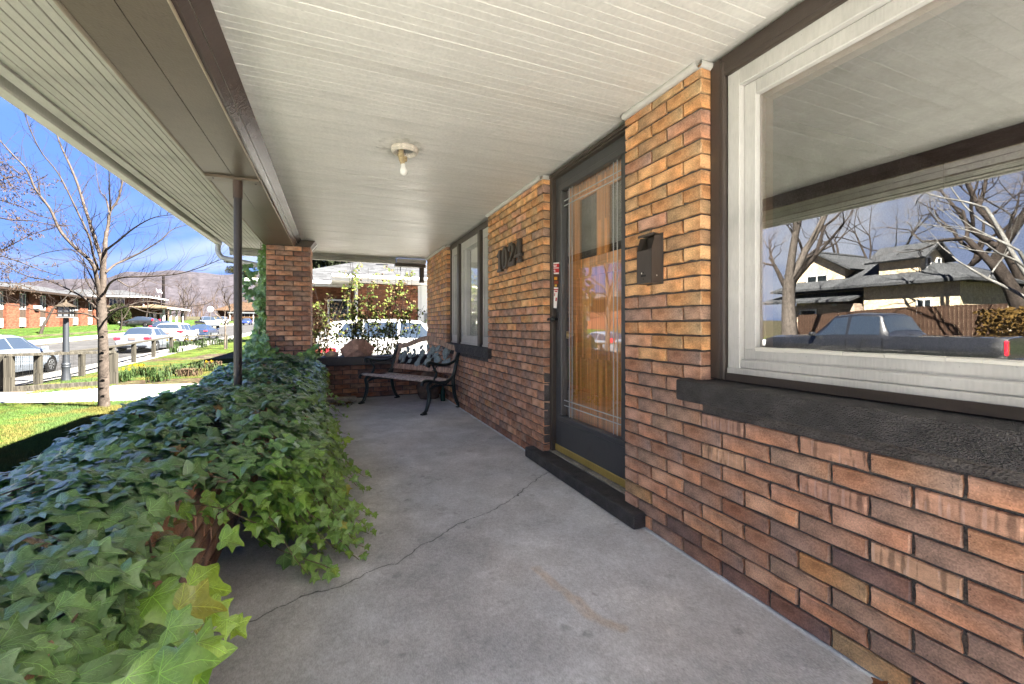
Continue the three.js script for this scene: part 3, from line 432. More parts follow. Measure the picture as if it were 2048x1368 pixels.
{
  const L = thing('ceiling_lamp', 'bare bulb hanging from a round white lamp base on porch ceiling', 'lamp', [0.445, CH, -2.95]);
  { const at = tex(128, 128, (u, v) => { const x = u - .5, y = v - .5, d = Math.hypot(x, y) * 2, n = fbm(u * 9, v * 9, 4), m = fbm(u * 4 + 7, v * 4, 2); return d > 0.97 ? 0 : smooth(0.35, 0.85, n + 0.5 * (1 - d) * m) * 0.24; });
    const g = new THREE.CircleGeometry(0.17, 28); g.rotateX(Math.PI / 2); part('stain', [g.translate(-0.03, -0.0015, 0)], mat(0.42, 0.34, 0.20, { roughness: 0.8, alphaMap: at, transparent: true }), L); }
  const bm = mat(0.60, 0.55, 0.48, { roughness: 0.55, map: rep(grainTex, 6), ...bump(grainBump, 0.002), side: THREE.DoubleSide });
  part('base', [lathe([[0.088, 0], [0.092, -0.006], [0.090, -0.022], [0.082, -0.036], [0.074, -0.038], [0.068, -0.030], [0.060, -0.012], [0.0, -0.008]], 40)], bm, L);
  part('reflector', [lathe([[0.060, -0.0125], [0.0, -0.0095]], 24).translate(0.006, 0, -0.004)], mat(0.30, 0.31, 0.30, { roughness: 0.5, metalness: 0.4, map: rep(grainTex, 8), side: THREE.DoubleSide }), L);
  part('socket', [tube([[-0.028, -0.02, 0.02], [-0.030, -0.062, 0.02]], 0.017, 0.017, 14), tube([[-0.030, -0.05, 0.02], [-0.022, -0.096, 0.02]], 0.021, 0.019, 14), tube([[-0.022, -0.09, 0.02], [-0.016, -0.118, 0.02]], 0.0165, 0.016, 14), rb(0.02, 0.035, 0.02, 0.006, 0.001, -0.083, 0.026)], mat(0.42, 0.33, 0.19, { roughness: 0.6, map: rep(grainTex, 12), ...bump(rep(grainBump, 6), 0.004) }), L);
  part('wire', [tube([[-0.006, -0.012, 0.01], [-0.001, -0.035, 0.012], [0.000, -0.052, 0.02], [-0.010, -0.057, 0.024], [-0.006, -0.078, 0.026]], 0.0016, 0.0016, 5, 24)], mat(0.05, 0.045, 0.04), L);
  part('bulb', [lathe([[0, -0.075], [0.014, -0.072], [0.025, -0.060], [0.029, -0.046], [0.026, -0.030], [0.017, -0.014], [0.0145, 0.0], [0.0145, 0.008]], 24).rotateZ(0.1).translate(-0.014, -0.122, 0.02)], mat(0.86, 0.86, 0.84, { roughness: 0.25, phys: true, transmission: 0.25, thickness: 0 }), L);
}
{
  const m = mat(0.062, 0.050, 0.042, { roughness: 0.48, metalness: 0.15, map: paintTex, ...bump(grainBump, 0.0012) }), mb = thing('mailbox', 'dark bronze wall mailbox on orange bricks right of the front door', 'mailbox', [WX, 1.305, -1.756]); mb.scale.set(1, 1, 0.60);
  // x out of the wall is negative; z along the wall
  part('back_plate', [rb(0.006, 0.262, 0.20, 0.003, -0.004, 0.131, 0)], m, mb);
  const bodyG = [bx(0.003, 0.170, 0.185, -0.072, 0.090, -0.004), bx(0.068, 0.003, 0.185, -0.038, 0.006, -0.004)];
  for (const z of [-0.0965, 0.0885]) bodyG.push(uvMetres(extr([[-0.005, 0.004], [-0.0735, 0.004], [-0.0735, 0.175], [-0.052, 0.245], [-0.005, 0.252]], 0.003).translate(0, 0, z - 0.0015)));
  part('body', bodyG, m, mb);
  part('lid', [bx(0.062, 0.003, 0.196, -0.033, 0.2545, -0.004, 0, 0, -0.10), bx(0.003, 0.012, 0.196, -0.063, 0.252, -0.004)], m, mb);
  part('rim', [tube([[-0.073, 0.174, -0.096], [-0.073, 0.174, 0.088]], 0.003, 0.003, 6)], m, mb);
  const bk = mat(0.008, 0.008, 0.008); part('slot', [rb(0.003, 0.009, 0.062, 0.002, -0.0735, 0.044, -0.012), ball(0.0042, -0.0735, 0.062, -0.014, 0.4, 1, 1, 8, 6), ball(0.0042, -0.0735, 0.027, -0.014, 0.4, 1, 1, 8, 6)], bk, mb);
  for (const q of [ball(0.0045, -0.0738, 0.058, -0.034, 0.6, 1, 1, 8, 6), ball(0.004, -0.040, 0.042, 0.0895, 1, 1, 0.5, 8, 6)]) part('screw', [q], mat(0.7, 0.68, 0.62, { roughness: 0.4, metalness: 0.6 }), mb);
}
{
  const font = await new FontLoader().loadAsync('fonts/droid/droid_serif_bold.typeface.json');
  const n = thing('house_number', 'dark metal house numerals 1024 fixed on the golden brick pier', 'house number', [WX - 0.012, 1.640, -3.985], -Math.PI / 2);
  const nm = mat(0.070, 0.056, 0.045, { roughness: 0.42, metalness: 0.35, map: paintTex });
  [['1', -0.03, -0.010], ['0', 0.115, 0.004], ['2', 0.275, 0.010], ['4', 0.435, 0.018]].forEach(([s, x, y]) => { const g = new TextGeometry(s, { font, size: 0.205, depth: 0.020, bevelEnabled: true, bevelSize: 0.004, bevelThickness: 0.006, bevelSegments: 2, curveSegments: 8 }); g.scale(0.92, 1, 1); g.translate(x, y, 0.004); part('digit', [g], nm, n); });
}
// ------------------------------------------------------------ bench
{
  const B = thing('garden_bench', 'cast iron garden bench with wooden slats and leafy back by the low wall', 'bench', [0.955, 0, -5.93], -1.03);
  const iron = mat(0.028, 0.040, 0.040, { roughness: 0.38, metalness: 0.25, map: grainTex, ...bump(grainBump, 0.003) }), verd = mat(0.20, 0.245, 0.245, { roughness: 0.5, metalness: 0.2, map: rep(grainTex, 3), ...bump(rep(grainBump, 3), 0.004) });
  const slat = mat(0.42, 0.33, 0.29, { roughness: 0.62, map: rep(weatherTex, 4, 0.9), ...bump(rep(weatherTex, 4, 0.9), 0.002) }), rose = mat(0.36, 0.22, 0.155, { roughness: 0.55, map: rep(weatherTex, 4, 0.9) });
  const hw = 0.64;
  for (const s of [-1, 1]) {
    const x = s * hw, f = part('leg_frame', [
      tube([[x, 0.012, 0.335], [x, 0.03, 0.29], [x, 0.12, 0.245], [x, 0.24, 0.225], [x, 0.34, 0.245], [x, 0.385, 0.20]], t => lerp(0.020, 0.026, Math.sin(t * 3)), 0, 8, 20),
      rb(0.05, 0.018, 0.085, 0.008, x, 0.009, 0.315), rb(0.05, 0.018, 0.085, 0.008, x, 0.009, -0.305),
      tube([[x, 0.012, -0.325], [x, 0.05, -0.285], [x, 0.18, -0.225], [x, 0.32, -0.20], [x, 0.42, -0.195]], 0.022, 0.026, 8, 18),
      tube([[x, 0.36, 0.345], [x, 0.395, 0.335], [x, 0.412, 0.29], [x, 0.402, 0.20], [x, 0.368, 0.06], [x, 0.365, -0.06], [x, 0.40, -0.16], [x, 0.50, -0.225]], 0.020, 0.020, 8, 36),
      tube([[x, 0.30, 0.22], [x, 0.33, 0.12], [x, 0.325, -0.05], [x, 0.30, -0.19]], 0.013, 0.013, 6, 16),
      tube([[x, 0.32, 0.19], [x, 0.345, 0.12], [x, 0.33, 0.07], [x, 0.36, 0.02], [x, 0.335, -0.04], [x, 0.355, -0.11]], 0.011, 0.009, 6, 24)], iron, B);
    part('back_post', [tube([[x, 0.38, -0.19], [x, 0.50, -0.225], [x, 0.62, -0.265], [x, 0.74, -0.30], [x, 0.81, -0.335], [x, 0.825, -0.375], [x, 0.80, -0.385]], t => lerp(0.026, 0.018, t), 0, 8, 28)], iron, B);
    part('armrest', [tube([[x, 0.72, -0.285], [x, 0.635, -0.23], [x, 0.595, -0.13], [x, 0.59, 0.0], [x, 0.612, 0.13], [x, 0.632, 0.21], [x, 0.622, 0.255], [x, 0.592, 0.255], [x, 0.590, 0.225]], t => lerp(0.018, 0.022, t), 0, 8, 40), tube([[x, 0.598, 0.17], [x, 0.545, 0.14], [x, 0.50, 0.10], [x, 0.46, 0.12], [x, 0.405, 0.15]], 0.014, 0.013, 7, 20), tube([[x, 0.575, 0.10], [x, 0.55, 0.13], [x, 0.53, 0.17]], 0.008, 0.006, 5, 8), ball(0.02, x, 0.53, 0.125, 0.8, 1, 1, 8, 6), ball(0.018, x, 0.45, 0.115, 0.8, 1, 1, 8, 6)], iron, B);
  }
  [[0.285, 0.412], [0.185, 0.402], [0.085, 0.384], [-0.015, 0.376], [-0.115, 0.388]].forEach(([z, y]) => part('seat_slat', [rb(hw * 2 - 0.03, 0.022, 0.078, 0.006, 0, y, z)], slat, B));
  // back: tilted plane y -> z
  const T = M4(0, 0.44, -0.215, -0.285);
  part('lower_back_slat', [rb(hw * 2 - 0.04, 0.075, 0.022, 0.006, 0, 0.055, 0).applyMatrix4(T)], rose, B);
  for (const s of [-1, 1]) part('back_stile', [rb(0.05, 0.24, 0.022, 0.006, s * (hw - 0.055), 0.215, 0).applyMatrix4(T)], rose, B);
  const arch = x => 0.330 + 0.13 * Math.pow(Math.cos(clamp(x / 0.60, -1, 1) * Math.PI / 2), 2) + 0.012 * smooth(0.5, 0.62, Math.abs(x)), top = [], bot = [];
  for (let i = 0; i <= 28; i++) { const x = lerp(-0.615, 0.615, i / 28); top.push([x, arch(x) + 0.062]); bot.unshift([x, arch(x)]); }
  part('top_rail', [uvMetres(extr([...top, ...bot], 0.018, 0.004).translate(0, 0, -0.009)).applyMatrix4(T)], mat(0.30, 0.195, 0.135, { roughness: 0.5, map: rep(weatherTex, 4, 0.9) }), B);
  const r = rng(77), lf = (L, w) => { const p = []; for (let i = 0; i <= 6; i++) { const t = i / 6; p.push([w * Math.sin(Math.PI * Math.pow(t, 0.8)) , t * L]); } for (let i = 5; i >= 1; i--) { const t = i / 6; p.push([-w * Math.sin(Math.PI * Math.pow(t, 0.8)), t * L]); } return extr(p, 0.006, 0.002); };
  const stems = [[[-0.5, .10], [-0.44, .18], [-0.46, .30]], [[-0.36, .10], [-0.28, .20], [-0.34, .34]], [[-0.28, .20], [-0.18, .24], [-0.12, .36]], [[-0.1, .10], [-0.06, .20], [-0.02, .30]], [[-0.02, .10], [0.06, .17], [0.16, .22], [0.10, .40]], [[0.16, .22], [0.27, .24], [0.36, .18]], [[0.16, .22], [0.28, .32], [0.33, .37]], [[0.30, .10], [0.40, .17], [0.50, .22]], [[0.40, .17], [0.46, .28], [0.48, .34]], [[0.0, .28], [0.05, .36], [0.0, .42]], [[-0.2, .24], [-0.26, .34], [-0.22, .37]]];
  part('vine_stem', stems.map(s => tube(s.map(([a, b]) => [a, b, 0]), 0.008, 0.006, 6, 10).applyMatrix4(T)), verd, B);
  const leaves = [[-.50, .14, .4, .1], [-.46, .12, -.7, .09], [-.40, .16, 1.2, .09], [-.33, .12, -1.0, .10], [-.29, .20, .9, .10], [-.24, .22, -.4, .09], [-.18, .11, -1.57, .13], [-.10, .10, .0, .12], [-.04, .20, 1.0, .11], [0.02, .11, -.9, .16], [0.10, .19, .2, .12], [0.17, .23, -1.2, .12], [0.22, .22, -2.0, .13], [0.2, .30, -.6, .12], [0.30, .14, 1.0, .12], [0.36, .11, -.9, .14], [0.42, .2, .5, .1], [-.36, .28, .6, .1], [-.14, .33, -.8, .09], [0.06, .34, .9, .09], [0.46, .12, -.5, .12], [-.22, .3, 1.3, .08]];
  for (const [x, y, a, L] of leaves) part('cast_leaf', [lf(L, L * 0.30).applyMatrix4(M4(x, y, rr(r, -0.004, 0.004), 0, 0, a)).applyMatrix4(T)], verd, B);
  for (const [x, y] of [[-.44, .24], [-.06, .27], [0.40, .30], [0.14, .32]]) { const g = [ball(0.055, x, y, 0, 1, 1.1, 0.22, 12, 8)]; for (let k = 0; k < 7; k++) { const a = k * 0.9; g.push(ball(0.026, x + Math.cos(a) * 0.036, y + Math.sin(a) * 0.04, 0.008, 1, 1, 0.35, 8, 6)); } part('cast_flower', g.map(q => q.applyMatrix4(T)), verd, B); }
}
// ------------------------------------------------------------ stones
function stone(name, label, pos, size, seed, m, facet = 0, turn = 0) {
  let g = new THREE.IcosahedronGeometry(1, facet ? 3 : 4); const p = g.attributes.position, r = rng(seed), pl = []; for (let k = 0; k < (facet || 9); k++) pl.push([V(r() - 0.5, r() - 0.35, r() - 0.5).normalize(), rr(r, 0.62, 0.9)]);
  for (let i = 0; i < p.count; i++) { const v = V(p.getX(i), p.getY(i), p.getZ(i)); if (facet) for (const [n, d] of pl) { const q = v.dot(n); if (q > d) v.addScaledVector(n, d - q); } v.multiplyScalar(1 + (facet ? 0.05 : 0.08) * (fbm(v.x * 2.3 + seed, v.y * 2.3 + v.z * 1.7, 4) - 0.5)); if (v.y < -0.62) v.y = -0.62; p.setXYZ(i, v.x * size[0], (v.y + 0.62) * size[1], v.z * size[2]); }
  g.computeVertexNormals(); g = uvMetres(g); g.computeVertexNormals(); const o = solo(name, [g], m, label, 'rock'); o.position.set(...pos); o.rotation.y = turn; return o;
}
const pinkRock = mat(0.50, 0.31, 0.235, { roughness: 0.95, map: rep(grainTex, 3), ...bump(rep(stuccoBump, 2), 0.012) });
{
  // the pink block: an angular prism with a peaked top
  const o = [[-.21, 0, .10], [.10, 0, .14], [.22, 0, -.02], [.0, 0, -.14], [-.18, 0, -.08], [-.27, .11, .03], [-.04, .115, .165], [.27, .12, .0], [.02, .13, -.15], [-.12, .235, .02], [-.03, .27, .05], [.09, .262, .03], [.17, .20, -.02], [0.0, .25, -.07]].map(p => V(...p));
  const { ConvexGeometry } = await import('three/addons/geometries/ConvexGeometry.js');
  const g = uvMetres(new ConvexGeometry(o)); const q = solo('boulder', [g], pinkRock, 'angular pink boulder standing on the low wall cap', 'rock'); q.position.set(0.33, 0.631, -6.90); q.rotation.y = 0.25;
}
stone('pebble', 'small smooth tan stone on the wall cap beside pink boulder', [-0.03, 0.630, -6.88], [0.10, 0.055, 0.07], 5, mat(0.50, 0.41, 0.31, { roughness: 0.85, map: rep(grainTex, 4) }), 0, 0.3);
stone('floor_rock', 'brown boulder lying on the floor behind the bench', [1.33, 0, -6.42], [0.20, 0.30, 0.17], 9, mat(0.20, 0.135, 0.10, { roughness: 0.95, map: rep(grainTex, 3), ...bump(rep(stuccoBump, 2), 0.01) }), 8, 0.7);
solo('glass_bottle', [lathe([[0, 0], [0.034, 0], [0.036, 0.01], [0.036, 0.13], [0.030, 0.165], [0.013, 0.20], [0.013, 0.26], [0.0, 0.26]], 18).translate(1.46, 0, -6.08)], mat(0.02, 0.06, 0.045, { roughness: 0.12 }), 'dark green bottle by the boulder behind the bench', 'bottle');

// ------------------------------------------------------------ ivy
const leafTex = (() => {
  const c = document.createElement('canvas'); c.width = c.height = 512; const x = c.getContext('2d'); x.fillStyle = '#b4b4a8'; x.fillRect(0, 0, 512, 512);
  const r = rng(12); for (let i = 0; i < 900; i++) { x.fillStyle = `rgba(${r() > .5 ? '255,255,240' : '60,80,60'},0.05)`; x.beginPath(); x.arc(r() * 512, r() * 512, 4 + r() * 16, 0, 7); x.fill(); }
  const P = (a, b) => [(a + 0.62) / 1.24 * 512, (b + 0.12) / 1.16 * 512];
  const line = (pts, w, a) => { x.strokeStyle = `rgba(244,250,206,${a})`; x.lineWidth = w; x.lineCap = 'round'; x.beginPath(); pts.forEach((p, i) => { const q = P(...p); i ? x.lineTo(...q) : x.moveTo(...q); }); x.stroke(); };
  for (const [tx, ty] of [[0, 1], [.56, .52], [-.56, .52], [.5, .06], [-.5, .06]]) {
    line([[0, 0.06], [tx * 0.5, lerp(0.06, ty, 0.5) + 0.02], [tx * 0.97, ty * 0.97]], 6, 0.9);
    for (let k = 1; k < 6; k++) for (const s of [-1, 1]) { const t = k / 6, bxx = tx * t, by = lerp(0.06, ty, t), a = Math.atan2(ty - 0.06, tx) + s * 0.75, l = 0.22 * (1 - t * 0.7); line([[bxx, by], [bxx + Math.cos(a) * l, by + Math.sin(a) * l]], 2.4, 0.5); for (const q of [0.4, 0.7]) { const cx = bxx + Math.cos(a) * l * q, cy = by + Math.sin(a) * l * q; line([[cx, cy], [cx + Math.cos(a + s * 0.9) * l * 0.5, cy + Math.sin(a + s * 0.9) * l * 0.5]], 1.3, 0.35); } }
  }
  const t = new THREE.CanvasTexture(c); t.colorSpace = THREE.SRGBColorSpace; t.flipY = false; t.anisotropy = 8; return t;
})();
function leafGeo(k, sm = 1) {
  const r = rng(100 + k), half = [[.0, .04], [.14, -.06], [.34, -.06], [.52, .04], [.42, .17], [.30, .27], [.42, .38], [.58, .52], [.40, .55], [.24, .60], [.15, .76], [.07, .90]];
  const sh = [0.9 + 0.2 * r(), 0.9 + 0.25 * r(), 0.85 + 0.3 * r()];
  const q3 = k % 3 === 1 ? 0.35 : k % 3 === 2 ? 0.12 : 0, wide = 0.85 + 0.4 * r(); half.forEach((p, i) => { if (i >= 5 && i <= 8) { p[0] += q3 * (0.62 - p[0]) * 0.9; } if (i >= 11 && i <= 14) { p[0] *= 1 + q3 * 1.6; } p[0] *= wide; });
  const out = half.map(([a, b]) => [a * sh[0], b]).concat([[0, 1 * sh[1]]]).concat(half.slice(1).reverse().map(([a, b]) => [-a * sh[2], b * (0.95 + 0.08 * r())]));
  const bend = 0.08 + 0.5 * r(), fold = 0.04 + 0.38 * r(), wav = r() * 6, Z = (a, b) => fold * Math.abs(a) - bend * (b - 0.35) * (b - 0.35) - 0.22 * a * a + 0.045 * Math.sin(7 * a + wav) * (1 - b * 0.4) + 0.03 * Math.sin(9 * b + wav);
  const pos = [], uv = [], idx = [], add = (a, b) => { pos.push(a, b, Z(a, b)); uv.push((a + 0.62) / 1.24, (b + 0.12) / 1.16); };
  add(0, 0.32); for (const [a, b] of out) add(a * 0.52, lerp(0.32, b, 0.52)); for (const [a, b] of out) add(a, b);
  const n = out.length; for (let i = 0; i < n; i++) { const j = (i + 1) % n; idx.push(0, 1 + i, 1 + j, 1 + i, 1 + n + i, 1 + n + j, 1 + i, 1 + n + j, 1 + j); }
  const g = new THREE.BufferGeometry(); g.setAttribute('position', new THREE.Float32BufferAttribute(pos, 3)); g.setAttribute('uv', new THREE.Float32BufferAttribute(uv, 2)); g.setIndex(idx); g.computeVertexNormals(); return g;
}
const leafGs = [0, 1, 2, 3, 4, 5, 6, 7].map(k => leafGeo(k));
const lmo = { roughness: 0.36, clearcoat: 1, clearcoatRoughness: 0.2, map: leafTex, bumpMap: leafTex, bumpScale: 0.0025, side: THREE.DoubleSide, phys: true, transmission: 0.28, thickness: 0, ior: 1.5 };
const leafMats = [[.050, .105, .060], [.062, .125, .066], [.080, .155, .060], [.115, .22, .045], [.16, .27, .038], [.20, .22, .06], [.040, .085, .055], [.10, .19, .05], [.075, .045, .022]].map((c, i) => { const k = i === 3 || i === 4 || i === 5 ? 0.72 : i === 7 ? 0.9 : 1.1; return mat(c[0] * 5.6 * k, c[1] * 5.2 * k, c[2] * 3.3 * k, lmo); });
const leafWhite = mat(1, 1, 1, lmo);
const leaf0 = V(0, 0, 1);
function leafMatrix(p, n, down, size, roll, tiltR) {     // leaf plane faces n, tip towards "down"
  n = n.clone().normalize(); let y = down.clone().addScaledVector(n, -down.dot(n)); if (y.lengthSq() < 1e-5) y.set(1, 0, 0); y.normalize(); y.applyAxisAngle(n, roll); const x = new THREE.Vector3().crossVectors(y, n);
  return new THREE.Matrix4().makeBasis(x, y, n).scale(V(size, size, size)).setPosition(p);
}
{
  const ivy = solo('ivy', [tube([[-0.9, 0.2, -3], [-0.85, 0.5, -3.0]], 0.02, 0.012, 6)], mat(0.10, 0.075, 0.05, { map: barkTex }), 'thick bed of glossy green ivy spilling over the planter along the porch', 'ivy');
  const r = rng(55), pts = [], keyZ = [1.2, 0, -0.9, -1.25, -1.5, -1.75, -2.0, -2.3, -2.8, -3.3, -4.0, -4.7, -5.6, -6.2, -6.7], keyX = [-.46, -.46, -.46, -.42, -.42, -.46, -.30, -.02, 0.00, 0.02, -.12, -.15, -.13, -.10, -.14], keyY = [.30, .30, .26, .26, .34, .40, .28, .16, .14, .12, .18, .14, .20, .30, .36];
  const at = (K, z) => { for (let i = 0; i + 1 < keyZ.length; i++) if (z <= keyZ[i] && z >= keyZ[i + 1]) return lerp(K[i], K[i + 1], (keyZ[i] - z) / (keyZ[i] - keyZ[i + 1])); return K[K.length - 1]; };
  const prof = (z, a) => { const xi = at(keyX, z) + (z < -2.1 ? 0.16 * (fbm(z * 3.1 + 2, 7.7, 2) - 0.55) : 0), yl = at(keyY, z), b = 0.05 * (fbm(z * 1.6, 3.1, 3) - 0.5), h = 0.60 + 0.20 * (fbm(z * 1.7 + 9, 1.7, 3) - 0.5) + (z < -5.4 ? 0.08 * smooth(-5.4, -6.4, z) : 0);
    const P = [[xi, yl], [xi - 0.05, lerp(yl, h, 0.55)], [lerp(xi, -0.68, 0.50), h - 0.055], [-0.72, h], [-0.98, h - 0.02 + b], [-1.18, h - 0.10], [-1.29, h - 0.30], [-1.33, 0.0], [-1.34, -0.42]];
    const f = a * (P.length - 1), i = Math.min(P.length - 2, Math.floor(f)), t = f - i, p0 = P[Math.max(0, i - 1)], p1 = P[i], p2 = P[i + 1], p3 = P[Math.min(P.length - 1, i + 2)];
    const cr = k => 0.5 * (2 * p1[k] + (p2[k] - p0[k]) * t + (2 * p0[k] - 5 * p1[k] + 4 * p2[k] - p3[k]) * t * t + (3 * p1[k] - p0[k] - 3 * p2[k] + p3[k]) * t * t * t); return V(cr(0), cr(1), z); };
  const shoots = [], all = [];                                 // {m, size, col, d}
  const put = (p, n, dn, size, roll, age) => { const m = leafMatrix(p, n, dn, size, roll); const d = p.distanceTo(EYE); all.push({ m, age, w: size / d, g: Math.floor(r() * 8), p }); };
  for (let i = 0; i < 15500; i++) {
    const z = 0.55 - Math.pow(r(), 1.0) * 7.2, a = Math.pow(r(), 1.15), p = prof(z, a), q = prof(z, Math.min(1, a + 0.02)), t0 = q.clone().sub(p).normalize();
    const lump = fbm(p.x * 5 + 30, z * 5, 3) - 0.5; const n = V(-t0.y, t0.x, 0); if (n.y < 0 && a < 0.5 && p.y > 0.3) n.negate(); const nn = a < 0.5 ? V(Math.max(-t0.y, -0.2) * -1 * -1, 0, 0) : n; const N = V(a < 0.42 ? Math.abs(t0.y) : -Math.abs(t0.y), Math.abs(t0.x) + 0.15, 0).normalize();
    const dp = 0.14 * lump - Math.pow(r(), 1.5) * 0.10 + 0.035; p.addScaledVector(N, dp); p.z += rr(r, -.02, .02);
    if (a < 0.36 && z > -2.0 && z < -1.42 && p.y < 0.53 && r() < 0.93) continue;
    const nt = N.clone().multiplyScalar(0.8).add(V(0.18, 0.55, 0.22)).add(V(r() - .5, r() - .5, r() - .5).multiplyScalar(1.05)); const dn = a < 0.5 ? V(0.8, -0.9, 0.1) : V(-0.9, -0.5, 0.1);
    if (a >= 0.3 && a < 0.62) { dn.set(0.8, -0.3, 0.5); }
    const young = a < 0.30 ? smooth(0.30, 0.02, a) : 0, yl = young * (0.5 + 0.5 * smooth(0.35, 0.6, fbm(z * 1.5 + 4, 2.2, 2)));
    const size = rr(r, 0.042, 0.088) * (young > 0.6 ? 0.82 : 1) * (r() < 0.12 ? 1.2 : 1);
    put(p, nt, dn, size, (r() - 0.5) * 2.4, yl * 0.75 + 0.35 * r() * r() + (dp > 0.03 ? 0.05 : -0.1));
  }
  // trailing shoots over the floor, read from their places in the picture
  const shoot = (pts, y, f = 1.25) => pts.forEach(([px, py, s, age], k) => { const p = V(...onY(px, py, y + (k % 3) * 0.02)); put(p, V(0.25 + (r() - .5) * .5, 0.8, 0.45 + (r() - .5) * .5), V(0.7, -0.3, 0.6), s * f, (r() - .5) * 2, age); });
  shoot([[572, 1042, .085, .5], [606, 1050, .085, .55], [612, 1012, .07, .5], [648, 1052, .065, .5], [651, 1036, .055, .45], [680, 1046, .035, .9], [683, 1062, .04, .6], [560, 1000, .09, .5], [535, 1000, .08, .6]], 0.12);
  shoot([[566, 1108, .075, .25], [610, 1124, .075, .3], [608, 1090, .06, .2], [645, 1120, .045, .3], [652, 1142, .05, .45], [669, 1136, .03, .9], [520, 1080, .07, .6], [556, 1070, .07, .2]], 0.05);
  shoot([[630, 950, .10, .6], [660, 975, .09, .7], [675, 965, .06, .8], [690, 970, .05, .9], [640, 985, .09, .5], [600, 960, .1, .5], [668, 1000, .06, .6]], 0.16);
  shoot([[655, 860, .09, .6], [672, 872, .08, .6], [688, 880, .06, .85], [662, 905, .06, .8], [640, 880, .08, .5], [650, 840, .08, .4], [668, 885, .06, .95]], 0.16);
  shoot([[300, 1185, .135, .5], [375, 1165, .13, .85], [352, 1215, .12, .9], [410, 1215, .09, .9], [345, 1100, .12, .3], [400, 1275, .10, .8], [358, 1330, .11, .75], [460, 1250, .055, .95], [455, 1235, .05, .9], [285, 1295, .11, .3], [250, 1350, .13, .35], [310, 1345, .12, .4], [300, 1090, .12, .35], [440, 1080, .09, .6], [330, 1255, .08, .4], [180, 1330, .14, .15], [30, 1240, .13, .75], [80, 1250, .09, .95], [40, 1330, .16, .05], [130, 1350, .16, .1], [230, 1165, .12, .1], [160, 1290, .10, .05]], 0.42, 0.85);
  // climbing the left side of the pillar and up to the eave
  for (let i = 0; i < 520; i++) { const t = Math.pow(r(), 1.3), y = 0.5 + t * 1.75, wd = lerp(0.36, 0.05, Math.pow(t, 0.6)) * (0.6 + 0.6 * vn(y * 4, 5)); const p = V(-0.86 - Math.pow(r(), 1.2) * wd, y, PZ - 0.05 - r() * 0.35 + 0.12 * (1 - t) * r()); put(p, V(-0.35 + r() - .5, 0.45 + (r() - .5) * .6, 0.8), V(-0.1, -1, 0.1), rr(r, 0.05, 0.10), (r() - .5) * 1.6, 0.1 + 0.3 * r()); }
  for (let i = 0; i < 60; i++) { const p = V(rr(r, -1.15, -1.0), rr(r, 1.45, 1.95), PZ - rr(r, 0, 0.25)); put(p, V(r() - .5, 0.3, 0.8), V(0, -1, 0), rr(r, 0.04, 0.075), (r() - .5) * 2, 0.1); }
  for (let i = 0; i < 420; i++) { const y = 0.52 + Math.pow(r(), 1.6) * 0.36; const x = -0.95 + r() * 0.72; if (y > 0.66 + 0.22 * Math.abs((x + 0.52) / 0.36)) continue; put(V(x, y, PZ + rr(r, 0.02, 0.22)), V((r() - .5) * .7, 0.5, 0.9), V(0.1, -1, 0.2), rr(r, 0.05, 0.095), (r() - .5) * 1.8, 0.12 + 0.3 * r()); }
  for (let i = 0; i < 34; i++) {                 // loose shoots creeping out of the bed over the floor
    const z0 = i < 8 ? rr(r, -2.6, -2.05) : rr(r, -6.1, -2.1), x0 = at(keyX, z0) - 0.05, len = rr(r, 0.10, 0.34), y0 = at(keyY, z0) + 0.12, dz = rr(r, -.12, .22), n = 4 + Math.floor(r() * 5), P = [];
    for (let k = 0; k <= n; k++) { const t = k / n, p = V(x0 + len * t, Math.max(0.025, y0 * (1 - t) * (1 - 0.4 * t) + 0.03 * (r() - .3)), z0 + dz * t + rr(r, -.02, .02)); P.push(p); put(p.clone().add(V(rr(r, -.02, .02), 0.012, rr(r, -.03, .03))), V(0.35 + (r() - .5) * .6, 0.7, 0.5 + (r() - .5) * .6), V(0.7, -0.4, 0.5), lerp(0.075, 0.035, t) * rr(r, .85, 1.15), (r() - .5) * 2.4, 0.3 + 0.5 * t * r() + 0.1); } shoots.push(P); }
  for (let i = 0; i < 130; i++) { const z = rr(r, -6.2, 0.2), a = r() * 0.7, p = prof(z, a); p.y += 0.01; put(p, V(r() - .3, 0.7, r() - .3), V(r() - .5, -0.4, r() - .5), rr(r, .035, .06), r() * 6, 2); }
  all.sort((a, b) => b.w - a.w);
  const inView = q => { const c = q.p.x * ST - q.p.z * CT, u = (q.p.x * CT + q.p.z * ST) / c, v = (q.p.y - 1.09) / c; return c > 0.3 && u > -1.24 && u < 0.2 && v > -0.86; };
  let k = 0; const inst = leafGs.map(() => []);
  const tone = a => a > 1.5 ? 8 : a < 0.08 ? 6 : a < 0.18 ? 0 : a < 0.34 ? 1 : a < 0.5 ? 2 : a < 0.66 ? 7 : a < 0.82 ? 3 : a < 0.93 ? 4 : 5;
  for (const q of all) { if (k < 299 && inView(q)) { const o = part('leaf', leafGs[q.g], leafMats[tone(q.age + (r() - .5) * 0.1)], ivy); q.m.decompose(o.position, o.quaternion, o.scale); k++; } else inst[q.g].push(q); }
  inst.forEach((L, gi) => { const im = new THREE.InstancedMesh(leafGs[gi], leafWhite, L.length); im.name = 'foliage'; im.castShadow = im.receiveShadow = true; L.forEach((q, i) => { im.setMatrixAt(i, q.m); const c = leafMats[tone(q.age + (r() - .5) * 0.1)].color, f = 0.85 + 0.3 * r(); im.setColorAt(i, new THREE.Color().setRGB(c.r * f, c.g * f, c.b * f)); }); im.userData.kind = 'stuff'; ivy.add(im); });
